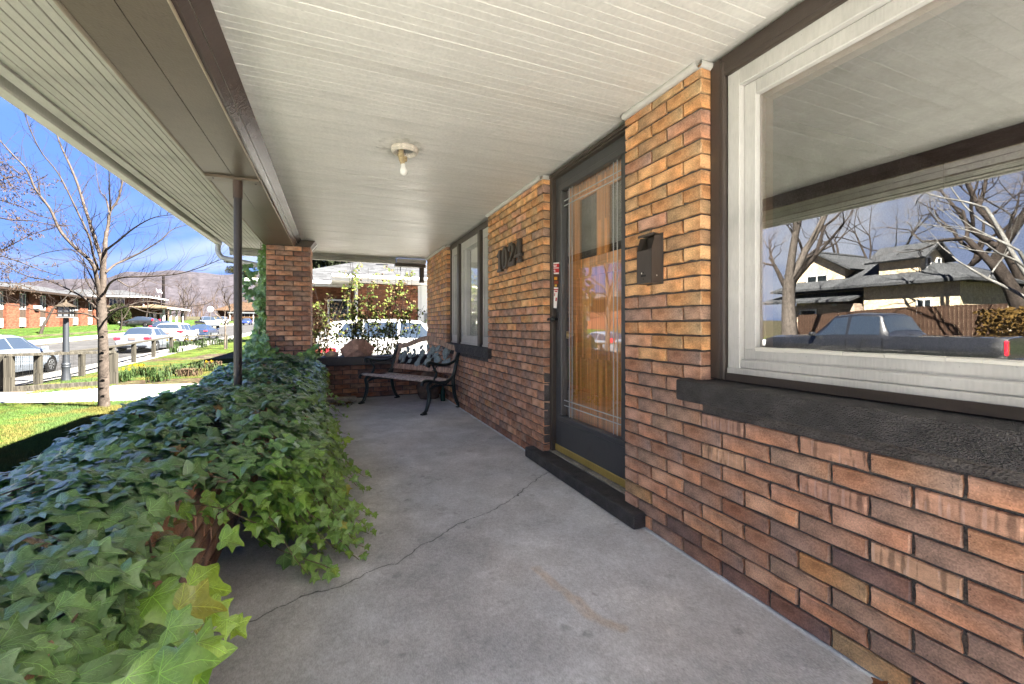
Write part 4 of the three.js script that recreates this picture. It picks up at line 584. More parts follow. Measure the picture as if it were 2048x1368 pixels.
  const sg = []; for (let i = 0; i < 150; i++) { const z = rr(r, -6.5, 0.6), a0 = r() * 0.6, P = []; for (let s = 0; s < 4; s++) { const q = prof(z + s * 0.09 * (i % 2 ? 1 : -1), clamp(a0 + s * 0.05 - 0.08, 0, 1)); q.y -= 0.035 * r() - 0.012; P.push(q); } sg.push(tube(P, 0.0028, 0.0018, 5, 6)); }
  for (const c of [[[480, 985], [540, 1010], [600, 1045], [650, 1052], [684, 1062]], [[480, 1040], [540, 1090], [600, 1115], [640, 1128], [664, 1138]], [[560, 930], [630, 960], [690, 972]], [[380, 1180], [420, 1225], [455, 1245]]]) sg.push(tube(c.map(([a, b]) => onY(a, b, 0.08)), 0.003, 0.002, 5, 10));
  for (const P of shoots) sg.push(tube(P, 0.0028, 0.0016, 5, 10));
  for (const x of [-0.87, -0.93]) sg.push(tube([[x, 0.4, PZ - 0.05], [x - 0.02, 1.0, PZ - 0.1], [x + 0.01, 1.6, PZ - 0.12], [x - 0.01, 2.25, PZ - 0.15]], 0.012, 0.004, 6, 20));
  part('stem', sg, mat(0.13, 0.095, 0.06, { map: barkTex, roughness: 0.9 }), ivy).userData.kind = 'stuff';
}
{ // dry leaves caught between kerb and floor
  const r = rng(61), g = leafGeo(9), n = 150, im = new THREE.InstancedMesh(g, mat(1, 1, 1, { roughness: 0.9, side: THREE.DoubleSide, map: leafTex }), n); im.name = 'leaf_litter'; im.castShadow = im.receiveShadow = true;
  for (let i = 0; i < n; i++) { const x = rr(r, -0.45, 0.22), z = -6.36 + rr(r, -0.06, 0.10) + (x < -0.1 ? r() * 0.12 : 0) + 0.10 * (x + 0.1); im.setMatrixAt(i, leafMatrix(V(x, 0.008 + r() * 0.025, z), V(r() - .5, 1, r() - .5), V(r() - .5, 0, r() - .5), rr(r, 0.025, 0.055), r() * 6)); const k = r(); im.setColorAt(i, new THREE.Color().setRGB(lerp(.16, .36, k), lerp(.10, .25, k), lerp(.05, .11, k))); }
  tag(im, 'dry brown leaves gathered along the kerb at the porch end', 'leaf litter', null, 'stuff'); scene.add(im);
  const d = solo('dry_leaf', [leafGeo(10)], mat(0.36, 0.13, 0.05, { side: THREE.DoubleSide, map: leafTex }), 'single rust coloured dry leaf on the floor against the brick wall', 'leaf'); const m = leafMatrix(V(1.50, 0.012, -0.73), V(-0.3, 1, 0.2), V(0.4, 0, -1), 0.045, 0); m.decompose(d.position, d.quaternion, d.scale);
}

const OUT = 0.15, mo = (r, g, b, o) => { const k = Math.min(r, g, b) > 0.6 ? 0.5 : OUT; const rough = (o?.roughness ?? 0.8) >= 0.6; return mat(r * k, g * k, b * k, rough ? { ...o, phys: true, specularIntensity: 0.12 } : o); };   // rough, dusty outdoor surfaces have hardly any gloss

// ------------------------------------------------------------ ground, street, lawns
const street = z => -0.73 + 0.0233 * clamp(-z - 20, 0, 330) + 0.27 * smooth(-17, -11, z);
function gy(x, z) { const s = street(z), yard = Math.max(-0.45, -0.59 + 0.0233 * clamp(-z - 20, 0, 330));
  if (x > -6.2) return yard; if (x > -8.0) return lerp(s + 0.13, yard, smooth(-8.0, -6.2, x)); if (x > -9.4) return s + 0.13; if (x > -19) return s; return s + 0.14 + 0.5 * smooth(-22.5, -29, x); }
function sheet(xs, zs, off, f = gy) { const pos = [], uv = [], idx = [], n = zs.length; xs.forEach(x => zs.forEach(z => { pos.push(x, f(x, z) + off, z); uv.push(x, z); })); for (let i = 0; i + 1 < xs.length; i++) for (let j = 0; j + 1 < n; j++) { const a = i * n + j, b = a + n; idx.push(a, a + 1, b + 1, a, b + 1, b); } const g = new THREE.BufferGeometry(); g.setAttribute('position', new THREE.Float32BufferAttribute(pos, 3)); g.setAttribute('uv', new THREE.Float32BufferAttribute(uv, 2)); g.setIndex(idx); g.computeVertexNormals(); const p = g.attributes.normal; if (p.getY(0) < 0) { g.setIndex(idx.map((_, k) => idx[k - k % 3 + 2 - k % 3])); g.computeVertexNormals(); } return g; }
const seq = (a, b, st) => { const o = []; const n = Math.max(1, Math.round(Math.abs(b - a) / st)); for (let i = 0; i <= n; i++) o.push(lerp(a, b, i / n)); return o; };
const polyY = (pts, y) => { const g = new THREE.ShapeGeometry(new THREE.Shape(pts.map(([x, z]) => new THREE.Vector2(x, -z)))); g.rotateX(-Math.PI / 2); const p = g.attributes.position; for (let i = 0; i < p.count; i++) p.setY(i, typeof y === 'function' ? y(p.getX(i), p.getZ(i)) : y); g.computeVertexNormals(); return uvMetres(g); };
const lawnM = (r, g, b) => mat(r * 0.36, g * 0.38, b * 0.38, { phys: true, specularIntensity: 0.1, roughness: 1, map: rep(grassTex, 0.5), ...bump(rep(grassTex, 1.5), 0.03) });
setting('ground', [sheet([-3000, -600, -200, -80, -45, -29, -26, -22.5, -19.02, -18.98, -9.42, -9.38, -8, -7, -6.2, -3, 0, 12, 60, 300, 2000], [400, 60, 20, 0, -10, -11, -12.5, -14, -15.5, -17, -20, -30, -45, -60, -80, -110, -160, -250, -350, -700, -3000], -0.03)], mo(0.16, 0.17, 0.17, { roughness: 1, map: rep(soilTex, 0.3) }));
const asphalt = mo(0.185, 0.18, 0.178, { roughness: 0.95, map: rep(asphaltTex, 0.35), ...bump(asphaltTex, 0.006) }), paving = mat(0.115, 0.11, 0.10, { phys: true, specularIntensity: 0.12, roughness: 0.92, map: rep(slabTex, 0.6), ...bump(grainBump, 0.004) });
setting('street', [sheet(seq(-18.99, -9.41, 2.4), seq(40, -340, 3), 0.0)], asphalt);
setting('sidewalk', [sheet([-9.22, -8.0], seq(40, -150, 5), 0.004)], paving);
setting('sidewalk', [sheet([-21.6, -19.2], seq(40, -150, 5), 0.004)], paving);
{ const kerb = []; for (let z = 40; z > -150; z -= 5) for (const [x, s] of [[-9.31, 1], [-19.09, -1]]) { const y0 = street(z), y1 = street(z - 5); const g = bx(0.18, 0.16, 5.0, 0, 0, 0); const p = g.attributes.position; for (let i = 0; i < p.count; i++) p.setY(i, p.getY(i) + lerp(y1, y0, (p.getZ(i) + 2.5) / 5) + 0.055); kerb.push(g.translate(x, 0, z - 2.5)); } setting('kerb', kerb, paving); }
setting('yard_lawn', [polyY([[-1.25, 1.6], [-1.25, -10.55], [-3.74, -10.97], [-5.93, -11.38], [-8.0, -11.66], [-8.0, 20], [-1.25, 20]].map(([x, z]) => [x, z]), (x, z) => gy(x, z) + 0.004)], lawnM(0.085, 0.115, 0.032));
const pale = mat(0.50, 0.48, 0.44, { roughness: 0.92, map: rep(slabTex, 0.6), ...bump(grainBump, 0.004) });
setting('bounce_driveway', [polyY([[-8.0, -4.4], [-2.3, -4.4], [-2.3, 4.0], [-8.0, 4.0]], (x, z) => gy(x, z) + 0.010)], pale);  // added out of view to bounce light; pale paving glimpsed in the window reflection
setting('bounce_patio', [box2(-1.6, 9, -0.40, -0.06, PE + 0.004, 9)], mat(0.58, 0.56, 0.52, { roughness: 0.92, map: rep(slabTex, 0.6), ...bump(grainBump, 0.004) }));  // added out of view behind the camera to bounce sunlight into the porch
setting('garden_path', [polyY([[0.2, -10.3], [-3.74, -10.97], [-5.93, -11.38], [-8.1, -11.7], [-8.1, -13.95], [-6.6, -13.42], [-5.2, -14.05], [-3.28, -13.6], [0.2, -13.2]], -0.438)], mat(0.22, 0.212, 0.195, { roughness: 0.92, map: rep(slabTex, 0.6), ...bump(grainBump, 0.004) }));
setting('side_lawn', [sheet(seq(-8, -1.0, 0.7), seq(-15.2, -23.4, 1.0), 0.006)], lawnM(0.105, 0.122, 0.042));
setting('side_lawn', [sheet(seq(-8, -2.5, 0.7), seq(-25.4, -60, 2.0), 0.006)], lawnM(0.11, 0.12, 0.045));
const mulch = mo(0.18, 0.17, 0.16, { roughness: 1, map: rep(soilTex, 0.8), ...bump(rep(stuccoBump, 0.7), 0.03) });
setting('flower_bed', [sheet(seq(-8, 0.5, 0.7), [-13.3, -13.9, -14.6, -15.25], 0.0)], mulch);
setting('flower_bed', [sheet(seq(-8, -1.5, 0.7), [-23.35, -24.4, -25.45], 0.003)], mulch);
setting('house_bed', [polyY([[-1.35, -7.0], [3.5, -7.0], [3.5, -9.3], [-1.35, -9.6]], -0.30)], mulch);
setting('neighbour_driveway', [polyY([[-8.0, -10.9], [14, -10.0], [14, -16.6], [-2, -16.6], [-2.0, -13.4], [0.3, -13.2], [0.3, -10.8], [-1.3, -10.6]].filter(p => p[0] > -3), -0.37)], pale);
setting('far_lawn', [sheet([-21.6, -22.5, -24, -26, -29, -34, -48], seq(-38, -140, 4), 0.006)], lawnM(0.070, 0.100, 0.034));
setting('far_lawn', [sheet([-21.6, -22.5, -24, -26, -29, -34], seq(30, -28, 5), 0.006)], lawnM(0.12, 0.12, 0.055));
setting('far_driveway', [sheet([-20.0, -24, -29, -34], [-28, -38], 0.012)], asphalt);
// blades on the nearest grass
{ const r = rng(71), bl = []; for (let k = 0; k < 9; k++) { const a = r() * 6.28, d = r() * 0.03, h = rr(r, 0.025, 0.07), w = 0.0035, lx = (r() - .5) * 0.05, lz = (r() - .5) * 0.05, x = Math.cos(a) * d, z = Math.sin(a) * d, q = r() * 6.28, cx = Math.cos(q) * w, cz = Math.sin(q) * w; bl.push(tri([x - cx, 0, z - cz, x + cx, 0, z + cz, x + lx, h, z + lz], [0, 1, 2])); }
  const g = mg(bl), gm = mat(0.40, 0.40, 0.40, { phys: true, specularIntensity: 0.12, roughness: 0.8, side: THREE.DoubleSide }), P = [];
  const poly = (x, z) => z > -10.5 - (-1.25 - x) * 0.17 && x < -1.2 && x > -7.9;
  for (let i = 0; i < 70000; i++) { const z = rr(r, -11.6, -4.6), x = rr(r, -7.6, -1.3); if (poly(x, z) && z < -4.5) P.push([x, z, 0.8 + 0.5 * fbm(x * 1.5, z * 1.5, 3)]); }
  for (let i = 0; i < 26000; i++) P.push([rr(r, -7.6, -1.2), rr(r, -23.3, -15.3), 0.8]);
  for (let i = 0; i < 900; i++) { const t = r(), x = lerp(-6.4, -5.2, t), z = lerp(-13.4, -14.0, t) + rr(r, -0.2, 0.5); P.push([x, z, 0.8]); }
  const im = new THREE.InstancedMesh(g, gm, P.length); im.name = 'grass'; im.castShadow = im.receiveShadow = true; const q = new THREE.Matrix4();
  P.forEach(([x, z, s], i) => { q.makeRotationY(r() * 6.28).scale(V(1, s * rr(r, .7, 1.3), 1)).setPosition(x, gy(x, z), z); im.setMatrixAt(i, q); const y = fbm(x * 2 + 4, z * 2, 3), k = rr(r, 0.75, 1.25); im.setColorAt(i, new THREE.Color().setRGB(lerp(.09, .165, smooth(.4, .65, y)) * k, .150 * k, .042 * k)); });
  tag(im, 'short green lawn grass in the front yard', 'grass', null, 'stuff'); scene.add(im); }

// ------------------------------------------------------------ mountains and far woods
{ const pos = [], uv = [], idx = [], nx = 150, nz = 26;
  const sk = [[-1.9, 300], [-1.35, 260], [-0.96, 330], [-0.905, 372], [-0.86, 366], [-0.80, 376], [-0.735, 365], [-0.68, 352], [-0.60, 372], [-0.5, 400], [-0.3, 420], [0.2, 380]];
  const ridge = a => { for (let i = 0; i + 1 < sk.length; i++) if (a <= sk[i + 1][0]) { const t = smooth(sk[i][0], sk[i + 1][0], a); return lerp(sk[i][1], sk[i + 1][1], t); } return 380; };
  for (let i = 0; i <= nx; i++) for (let j = 0; j <= nz; j++) { const u = lerp(-1.7, 0.25, i / nx), a = Math.atan(u), t = j / nz, c = lerp(900, 3000, t), an = a + YAW, D = c / Math.cos(a), x = Math.sin(an) * D, z = -Math.cos(an) * D; const prof = Math.min(1, t / 0.8), h = ridge(u) * Math.pow(prof, 1.25) * (1 + 0.55 * (fbm(u * 9 + t * 2, t * 5 + u * 4, 5) - 0.5) * Math.min(1, (1 - prof) * 2.2 + 0.08)) - (t > 0.8 ? (t - 0.8) * 900 : 0); pos.push(x, Math.max(4, h * 0.90 + 4), z); uv.push(u * 40, t * 20); }
  for (let i = 0; i < nx; i++) for (let j = 0; j < nz; j++) { const a = i * (nz + 1) + j, b = a + nz + 1; idx.push(a, b, b + 1, a, b + 1, a + 1); }
  const g = new THREE.BufferGeometry(); g.setAttribute('position', new THREE.Float32BufferAttribute(pos, 3)); g.setAttribute('uv', new THREE.Float32BufferAttribute(uv, 2)); g.setIndex(idx); g.computeVertexNormals();
  setting('hills', [g], mo(0.155, 0.138, 0.158, { roughness: 1, map: rep(grainTex, 0.35), side: THREE.DoubleSide })); }  // pale mauve tint: distance haze painted into the hill colour

// ------------------------------------------------------------ bare trees
const barkM = mo(0.30, 0.255, 0.215, { roughness: 0.9, map: rep(barkTex, 2, 2), ...bump(barkTex, 0.004) }), darkBark = mo(0.15, 0.12, 0.10, { roughness: 0.95, map: rep(barkTex, 2, 1) }), twigM = mo(0.24, 0.17, 0.135, { roughness: 0.9 }), paleBark = mo(0.62, 0.60, 0.55, { roughness: 0.9, map: rep(barkTex, 2, 1) });
function grow(out, p, d, L, rad, depth, r, o) {       // recursive limb; out.wood and out.twig collect tubes
  const n = 3, P = [p.clone()]; let q = p.clone(), v = d.clone(); for (let i = 0; i < n; i++) { v.add(V(r() - .5, (r() - .5) * 0.7 + o.up, r() - .5).multiplyScalar(o.bend)).normalize(); q = q.clone().addScaledVector(v, L / n); P.push(q); }
  const r1 = rad * (depth > 0 ? 0.66 : 0.3); (depth <= o.twigAt ? out.twig : out.wood).push(tube(P, rad, r1, depth > 2 ? 7 : depth > 1 ? 5 : depth > 0 ? 4 : 3, depth > 2 ? 6 : depth > 0 ? 4 : 2));
  if (depth <= 0) return;
  const k = o.kids + (r() < 0.5 ? 1 : 0); for (let i = 0; i < k; i++) { const t = i === 0 ? 1 : rr(r, 0.35, 1), s = P[Math.min(n, Math.ceil(t * n))], ax = V(r() - .5, r() - .5, r() - .5).cross(v).normalize(); grow(out, s, v.clone().applyAxisAngle(ax, rr(r, 0.25, o.spread)), L * rr(r, 0.55, 0.85), r1 * rr(r, 0.6, 0.9), depth - 1, r, o); }
}
function bareTree(name, label, x, z, h, trunkR, seed, o = {}, group) {
  o = { up: 0.12, bend: 0.42, kids: 2, spread: 0.85, depth: 5, twigAt: 1, wood: darkBark, twigs: twigM, ...o }; const r = rng(seed), out = { wood: [], twig: [] };
  grow(out, V(0, -0.1, 0), V((r() - .5) * 0.15, 1, (r() - .5) * 0.15), h * 0.32, trunkR, o.depth, r, o);
  const t = thing(name, label, 'tree', [x, gy(x, z), z], 0, group); part('trunk', out.wood, o.wood, t); part('crown', out.twig, o.twigs, t); return t;
}
{ // young tree on the lawn: limbs follow the picture
  const base = onY(208, 817, -0.45), c0 = base[0] * ST - base[2] * CT, r = rng(17);
  const limb = (pts, dd) => pts.map(([a, b], i) => atDepth(a, b, c0 + dd * Math.pow(i / (pts.length - 1), 0.8)));
  const t = thing('young_tree', 'young bare tree with smooth tan trunk on the lawn by the path', 'tree', [base[0], -0.45, base[2]]), wood = [], twig = [];
  const trunk = [[208, 822], [207, 740], [206, 680], [203, 630], [203, 600], [206, 560], [207, 525], [210, 497]];
  const LI = [ [[[205, 565], [203, 520], [196, 497], [182, 453], [168, 410], [155, 368], [139, 329], [124, 297], [112, 262], [100, 200]], 0.8, .040], [[[200, 600], [193, 556], [184, 526], [147, 492], [121, 463], [100, 418], [71, 379], [53, 339], [24, 308], [-10, 270]], -0.7, .040], [[[210, 497], [212, 470], [216, 453], [221, 421], [234, 403], [245, 363], [252, 320]], 0.3, .036], [[[219, 428], [212, 396], [200, 382], [193, 347], [190, 310]], 1.2, .014], [[[221, 421], [219, 380], [218, 342], [216, 300]], -0.6, .016], [[[212, 500], [240, 479], [267, 457], [305, 436], [345, 429]], -0.9, .022], [[[211, 545], [232, 528], [251, 520], [287, 502], [322, 480], [345, 459], [376, 449]], 0.7, .024], [[[210, 585], [220, 566], [240, 556], [292, 553], [355, 548], [400, 535], [444, 518]], -0.6, .022], [[[206, 640], [216, 624], [254, 612], [294, 603], [355, 612], [421, 604], [437, 579], [470, 571]], 0.9, .022], [[[206, 645], [222, 629], [241, 617], [261, 614], [292, 624], [343, 629], [372, 622]], -0.8, .018], [[[203, 638], [190, 614], [165, 594], [127, 574], [96, 561], [51, 551], [0, 523], [-20, 510]], 0.6, .024], [[[203, 645], [190, 634], [173, 628], [102, 626], [46, 614], [0, 605], [-20, 600]], -0.5, .020], [[[197, 540], [186, 508], [179, 476], [155, 424], [113, 342], [87, 311], [74, 289], [58, 253], [45, 210]], -1.2, .022], [[[196, 580], [178, 545], [162, 515], [142, 500], [90, 506], [50, 520], [0, 517]], 1.0, .014], [[[235, 560], [262, 574], [290, 560], [312, 566], [345, 574]], 0.4, .012], [[[204, 600], [188, 585], [170, 556], [168, 530], [150, 520], [100, 535]], -1.0, .013], [[[193, 556], [186, 600], [192, 618]], 0.1, .012] ];
  const L0 = base; const loc = P => P.map(p => p.clone().sub(t.position));
  wood.push(tube(loc(limb(trunk, 0)), q => (q < 0.55 ? lerp(0.088, 0.068, q / 0.55) : lerp(0.068, 0.036, (q - 0.55) / 0.45)) + 0.02 * Math.max(0, 0.06 - q) * 10 + 0.012 * Math.exp(-(((q - 0.62) / 0.07) ** 2)), 0, 14, 40));
  for (const [pts, dd, rad] of LI) { const P = loc(limb(pts, dd)); wood.push(tube(P, q => lerp(rad, rad * 0.22, Math.pow(q, 0.75)), 0, 7, P.length * 3));
    const C = new THREE.CatmullRomCurve3(P), n = P.length * 3; for (let k = 2; k < n; k++) { const q = k / n, s = C.getPointAt(q), d = C.getTangentAt(q), o = { up: 0.10, bend: 0.45, kids: 1, spread: 0.9, twigAt: 9 }; const v = d.clone().add(V(r() - .5, r() * 0.9 - 0.1, r() - .5).multiplyScalar(1.7)).normalize(); for (let z = 0; z < 2; z++) if (r() < 0.8) grow({ wood: twig, twig }, s, v.clone().add(V(r() - .5, r() - .5, r() - .5).multiplyScalar(z)).normalize(), rr(r, 0.16, 0.5), Math.max(0.0028, rad * 0.18 * (1 - q * 0.5)), r() < 0.6 ? 2 : 1, r, o); } }
  part('trunk', wood, mo(0.25, 0.20, 0.165, { roughness: 0.85, map: rep(grainTex, 4, 4), ...bump(grainBump, 0.006) }), t); part('crown', twig, mo(0.15, 0.115, 0.10, { roughness: 0.9 }), t);
  const kn = []; for (const [a, b, s] of [[208, 700, .02], [203, 720, .015], [210, 755, .02], [204, 775, .018], [212, 663, .018], [207, 790, .016]]) { const p = atDepth(a, b, c0 - 0.075).sub(t.position); kn.push(ball(s * 1.3, p.x, p.y, p.z, 1.5, 0.5, 0.6, 8, 6)); } part('knot', kn, darkBark, t);
}
{ // maple at the left edge with hanging seed clusters
  const t = thing('seed_tree', 'brown seeded tree reaching in from the left edge behind young tree', 'tree', [-12.8, gy(-12.8, -12), -12.2]), r = rng(29), wood = [], twig = [], seeds = [];
  const base = t.position, P0 = V(-12.8, 0, -12.2); wood.push(tube([[0, -0.1, 0], [0.1, 2.0, 0.05], [0.3, 4.0, 0]], 0.17, 0.13, 9, 10));
  const limbs = [[[-60, 500], [0, 503], [40, 480], [72, 465], [108, 456]], [[-80, 380], [-20, 320], [8, 318], [20, 340], [45, 352]], [[-60, 360], [0, 362], [30, 352], [56, 368], [95, 350]], [[-80, 440], [0, 432], [40, 446], [80, 440], [120, 455], [150, 452]], [[-80, 540], [0, 512], [40, 524], [80, 540], [120, 552]], [[-60, 400], [0, 400], [40, 412], [60, 425], [112, 440]], [[-70, 590], [0, 560], [30, 566], [70, 580]], [[-70, 300], [-20, 330], [20, 366], [40, 395]]];
  limbs.forEach((L, i) => { const P = L.map(([a, b], k) => atDepth(a, b, 9.4 + (i % 3) * 0.5 + k * 0.1).sub(base)); P.unshift(V(0.3, 3.6 - (i % 2) * 0.5, 0)); wood.push(tube(P, q => lerp(0.06, 0.008, Math.pow(q, 0.6)), 0, 6, 18)); const C = new THREE.CatmullRomCurve3(P);
    for (let k = 0; k < 34; k++) { const q = 0.4 + 0.6 * k / 34, s = C.getPointAt(q), v = V(r() - .5, r() * 0.6 - .15, r() - .5).normalize(); grow({ wood: twig, twig }, s, v, rr(r, 0.2, 0.5), 0.005, 2, r, { up: 0, bend: 0.6, kids: 1, spread: 1, twigAt: 9 });
      for (let m = 0; m < 14; m++) { const p = s.clone().add(V(rr(r, -.35, .35), rr(r, -.22, .22), rr(r, -.35, .35))); if (fbm(p.x * 3, p.y * 3 + p.z, 2) > 0.47) for (let w = 0; w < 4; w++) seeds.push(tri([0, 0, 0, 0.014, -0.055, 0.003, -0.012, -0.07, 0.006], [0, 1, 2]).applyMatrix4(M4(p.x + rr(r, -.04, .04), p.y - w * 0.018, p.z + rr(r, -.04, .04), r() * 2, r() * 6, r()))); } } });
  part('trunk', wood, mo(0.20, 0.145, 0.105, { roughness: 0.9, map: barkTex }), t); part('crown', twig, mo(0.19, 0.13, 0.10, { roughness: 0.9 }), t); tag(part('seeds', seeds, mo(0.26, 0.18, 0.13, { roughness: 0.9, side: THREE.DoubleSide }), t), null, null, null, 'stuff');
}
{ // small staked tree beside the far bed
  const p = onY(450, 703, -0.48), t = thing('sapling', 'slender bare sapling with forked top beside the far flower bed', 'tree', [-6.2, gy(-6.2, -30.9), -30.9]), r = rng(37), w = [], c = [];
  w.push(tube([[0, -0.05, 0], [0.03, 0.9, 0], [0.05, 1.75, 0.02]], 0.045, 0.035, 8, 8));
  for (let k = 0; k < 8; k++) { const a = k * 0.8 + 0.3; grow({ wood: w, twig: c }, V(0.05, 1.55 + 0.03 * k, 0), V(Math.cos(a) * 0.8, 0.75, Math.sin(a) * 0.8).normalize(), rr(r, 0.7, 1.0), 0.02, 3, r, { up: 0.05, bend: 0.3, kids: 2, spread: 0.7, twigAt: 1 }); }
  part('trunk', w, mo(0.42, 0.33, 0.26, { roughness: 0.9, map: barkTex }), t); part('crown', c, twigM, t);
}
const farTrees = [[-27, -100, 7, .16, 'thin bare street tree standing before the brick house with satellite dishes', 0], [-34, -128, 13, .3, 'bushy reddish bare tree rising behind the second brick house roof', 1], [-27, -140, 12, .3, 'broad grey bare tree behind the brown roofed house', 2], [-19, -150, 13, .3, 'tall pale bare tree at the far end of street', 3], [-14, -128, 8, .2, 'yellowish willow like bare tree near the stop sign', 4], [-44, -118, 12, .3, 'bare tree behind the long brick building', 2], [-48, -92, 12, .28, 'leafless tree above the grey roof of the long brick building', 2], [-10, -160, 12, .3, 'bare tree seen between post and pillar', 3], [-24, -66, 6.5, .11, 'small bare tree growing in front of the long brick building', 0], [-25, -53, 8, .13, 'fine branched bare tree before the left part of brick building', 0], [-27.5, -84, 8, .14, 'bare tree between the long building and second brick house', 1], [-52, -76, 13, .3, 'large bare tree behind the middle of long building roof', 3], [-40, -150, 15, .3, 'tall bare tree on the skyline behind utility pole', 3], [-22, -185, 15, .3, 'far bare tree above the brown hip roof', 3]];
farTrees.forEach(([x, z, h, R, lab, k], i) => bareTree('bare_tree', lab, x, z, h, R, 200 + i * 7, { depth: 6, kids: 2, up: k === 4 ? -0.02 : 0.1, twigAt: 2, wood: k === 4 ? mo(0.40, 0.31, 0.17) : k === 3 ? barkM : darkBark, twigs: [mo(0.26, 0.20, 0.17), mo(0.24, 0.14, 0.11), mo(0.22, 0.18, 0.16), mo(0.33, 0.27, 0.23), mo(0.42, 0.32, 0.16)][k] }));
{ // distant wood at the foot of the hills: reads as one mass
  const r = rng(301), o = { up: 0.1, bend: 0.45, kids: 2, spread: 0.9, twigAt: 9 }, out = { wood: [], twig: [] }; grow(out, V(0, 0, 0), V(0, 1, 0), 4, 0.25, 5, r, o); const g = mg(out.twig), n = 240, im = new THREE.InstancedMesh(g, mat(0.16, 0.16, 0.16, { phys: true, specularIntensity: 0.1, roughness: 1 }), n); im.name = 'distant_wood';
  for (let i = 0; i < n; i++) { const px = rr(r, -100, 640), c = rr(r, 150, 420), d = ray(px, 640), x = d[0] * c, z = d[2] * c, s = rr(r, 0.7, 1.25); im.setMatrixAt(i, new THREE.Matrix4().makeRotationY(r() * 6).scale(V(s, s, s)).setPosition(x, gy(x, z) - 0.5, z)); const k = r(); im.setColorAt(i, new THREE.Color().setRGB(lerp(.22, .34, k), lerp(.15, .25, k), lerp(.12, .19, k))); }
  im.castShadow = im.receiveShadow = true; tag(im, 'hazy mass of bare brown trees at the foot of hills', 'wood', null, 'stuff'); scene.add(im); }
function leafCloud(parent, name, m, n, seed, place, s0, s1) { const r = rng(seed), g = tri([0, -0.5, 0, 0.28, 0, 0.06, 0, 0.5, 0, -0.28, 0, 0.06], [0, 1, 2, 0, 2, 3]), im = new THREE.InstancedMesh(g, m, n); im.name = name; im.castShadow = im.receiveShadow = true; for (let i = 0; i < n; i++) { const p = place(r, i), s = rr(r, s0, s1); im.setMatrixAt(i, new THREE.Matrix4().makeRotationFromEuler(new THREE.Euler(r() * 6, r() * 6, r() * 6)).scale(V(s, s, s)).setPosition(...p)); } im.userData.kind = 'stuff'; parent.add(im); return im; }
{ // rounded evergreen at the corner of the long building
  const t = thing('evergreen_bush', 'rounded dark green clipped evergreen at the brick building corner', 'bush', [-29.0, gy(-29, -80) - 0.1, -79.5]); part('trunk', [tube([[0, 0, 0], [0, 1.2, 0]], 0.1, 0.05)], darkBark, t);
  leafCloud(t, 'crown', mo(0.075, 0.10, 0.028, { side: THREE.DoubleSide }), 5200, 5, r => { const a = r() * 6.28, h = r(), R = 1.3 * Math.sqrt(Math.sin(Math.PI * Math.min(0.97, 0.18 + h * 0.8))) * (0.72 + 0.34 * Math.sqrt(r())); return [Math.cos(a) * R, 0.1 + h * 3.0, Math.sin(a) * R]; }, 0.12, 0.3); }
{ // pine crown on the skyline near the post
  const x = -26, z = -150, t = thing('pine_tree', 'olive green pine crown on the skyline left of the steel post', 'tree', [x, gy(x, z), z]); part('trunk', [tube([[0, 0, 0], [0.2, 8, 0], [0, 16, 0]], 0.35, 0.15)], darkBark, t);
  leafCloud(t, 'crown', mo(0.12, 0.12, 0.035, { side: THREE.DoubleSide }), 5000, 8, r => { const a = r() * 6.28, k = Math.floor(r() * 14), R = rr(r, .3, 1.5), cx = Math.cos(k * 2.4) * 2.6, cz = Math.sin(k * 2.4) * 2.6, cy = 13.5 + (k % 5) * 1.1; return [cx + Math.cos(a) * R * 1.2, cy + (r() - .5) * 1.4, cz + Math.sin(a) * R * 1.2]; }, 0.25, 0.6); }
for (const [i, x, z, h] of [[0, -2.0, -38, 9.5], [1, -0.4, -36, 10.2], [2, 1.5, -39, 9.6]]) { const t = thing('conifer', ['tall green conifer behind the neighbour roof, leftmost of three', 'tall green conifer behind the neighbour roof, middle of three', 'tall green conifer behind the neighbour roof, rightmost of three'][i], 'tree', [x, -0.3, z], 0); part('trunk', [tube([[0, 0, 0], [0, h, 0]], 0.25, 0.04)], darkBark, t);
  leafCloud(t, 'crown', mo(0.075, 0.095, 0.045, { side: THREE.DoubleSide }), 6500, 60 + i, r => { const hh = Math.pow(r(), 0.8), y = h * (0.25 + 0.75 * hh), w = Math.floor(r() * 7) * 0.9 + Math.floor(y * 1.7) * 1.3, R = Math.pow(r(), 0.6) * (2.4 * (1 - hh) + 0.25); return [Math.cos(w) * R + rr(r, -.3, .3), y - R * 0.22, Math.sin(w) * R + rr(r, -.3, .3)]; }, 0.16, 0.45); }

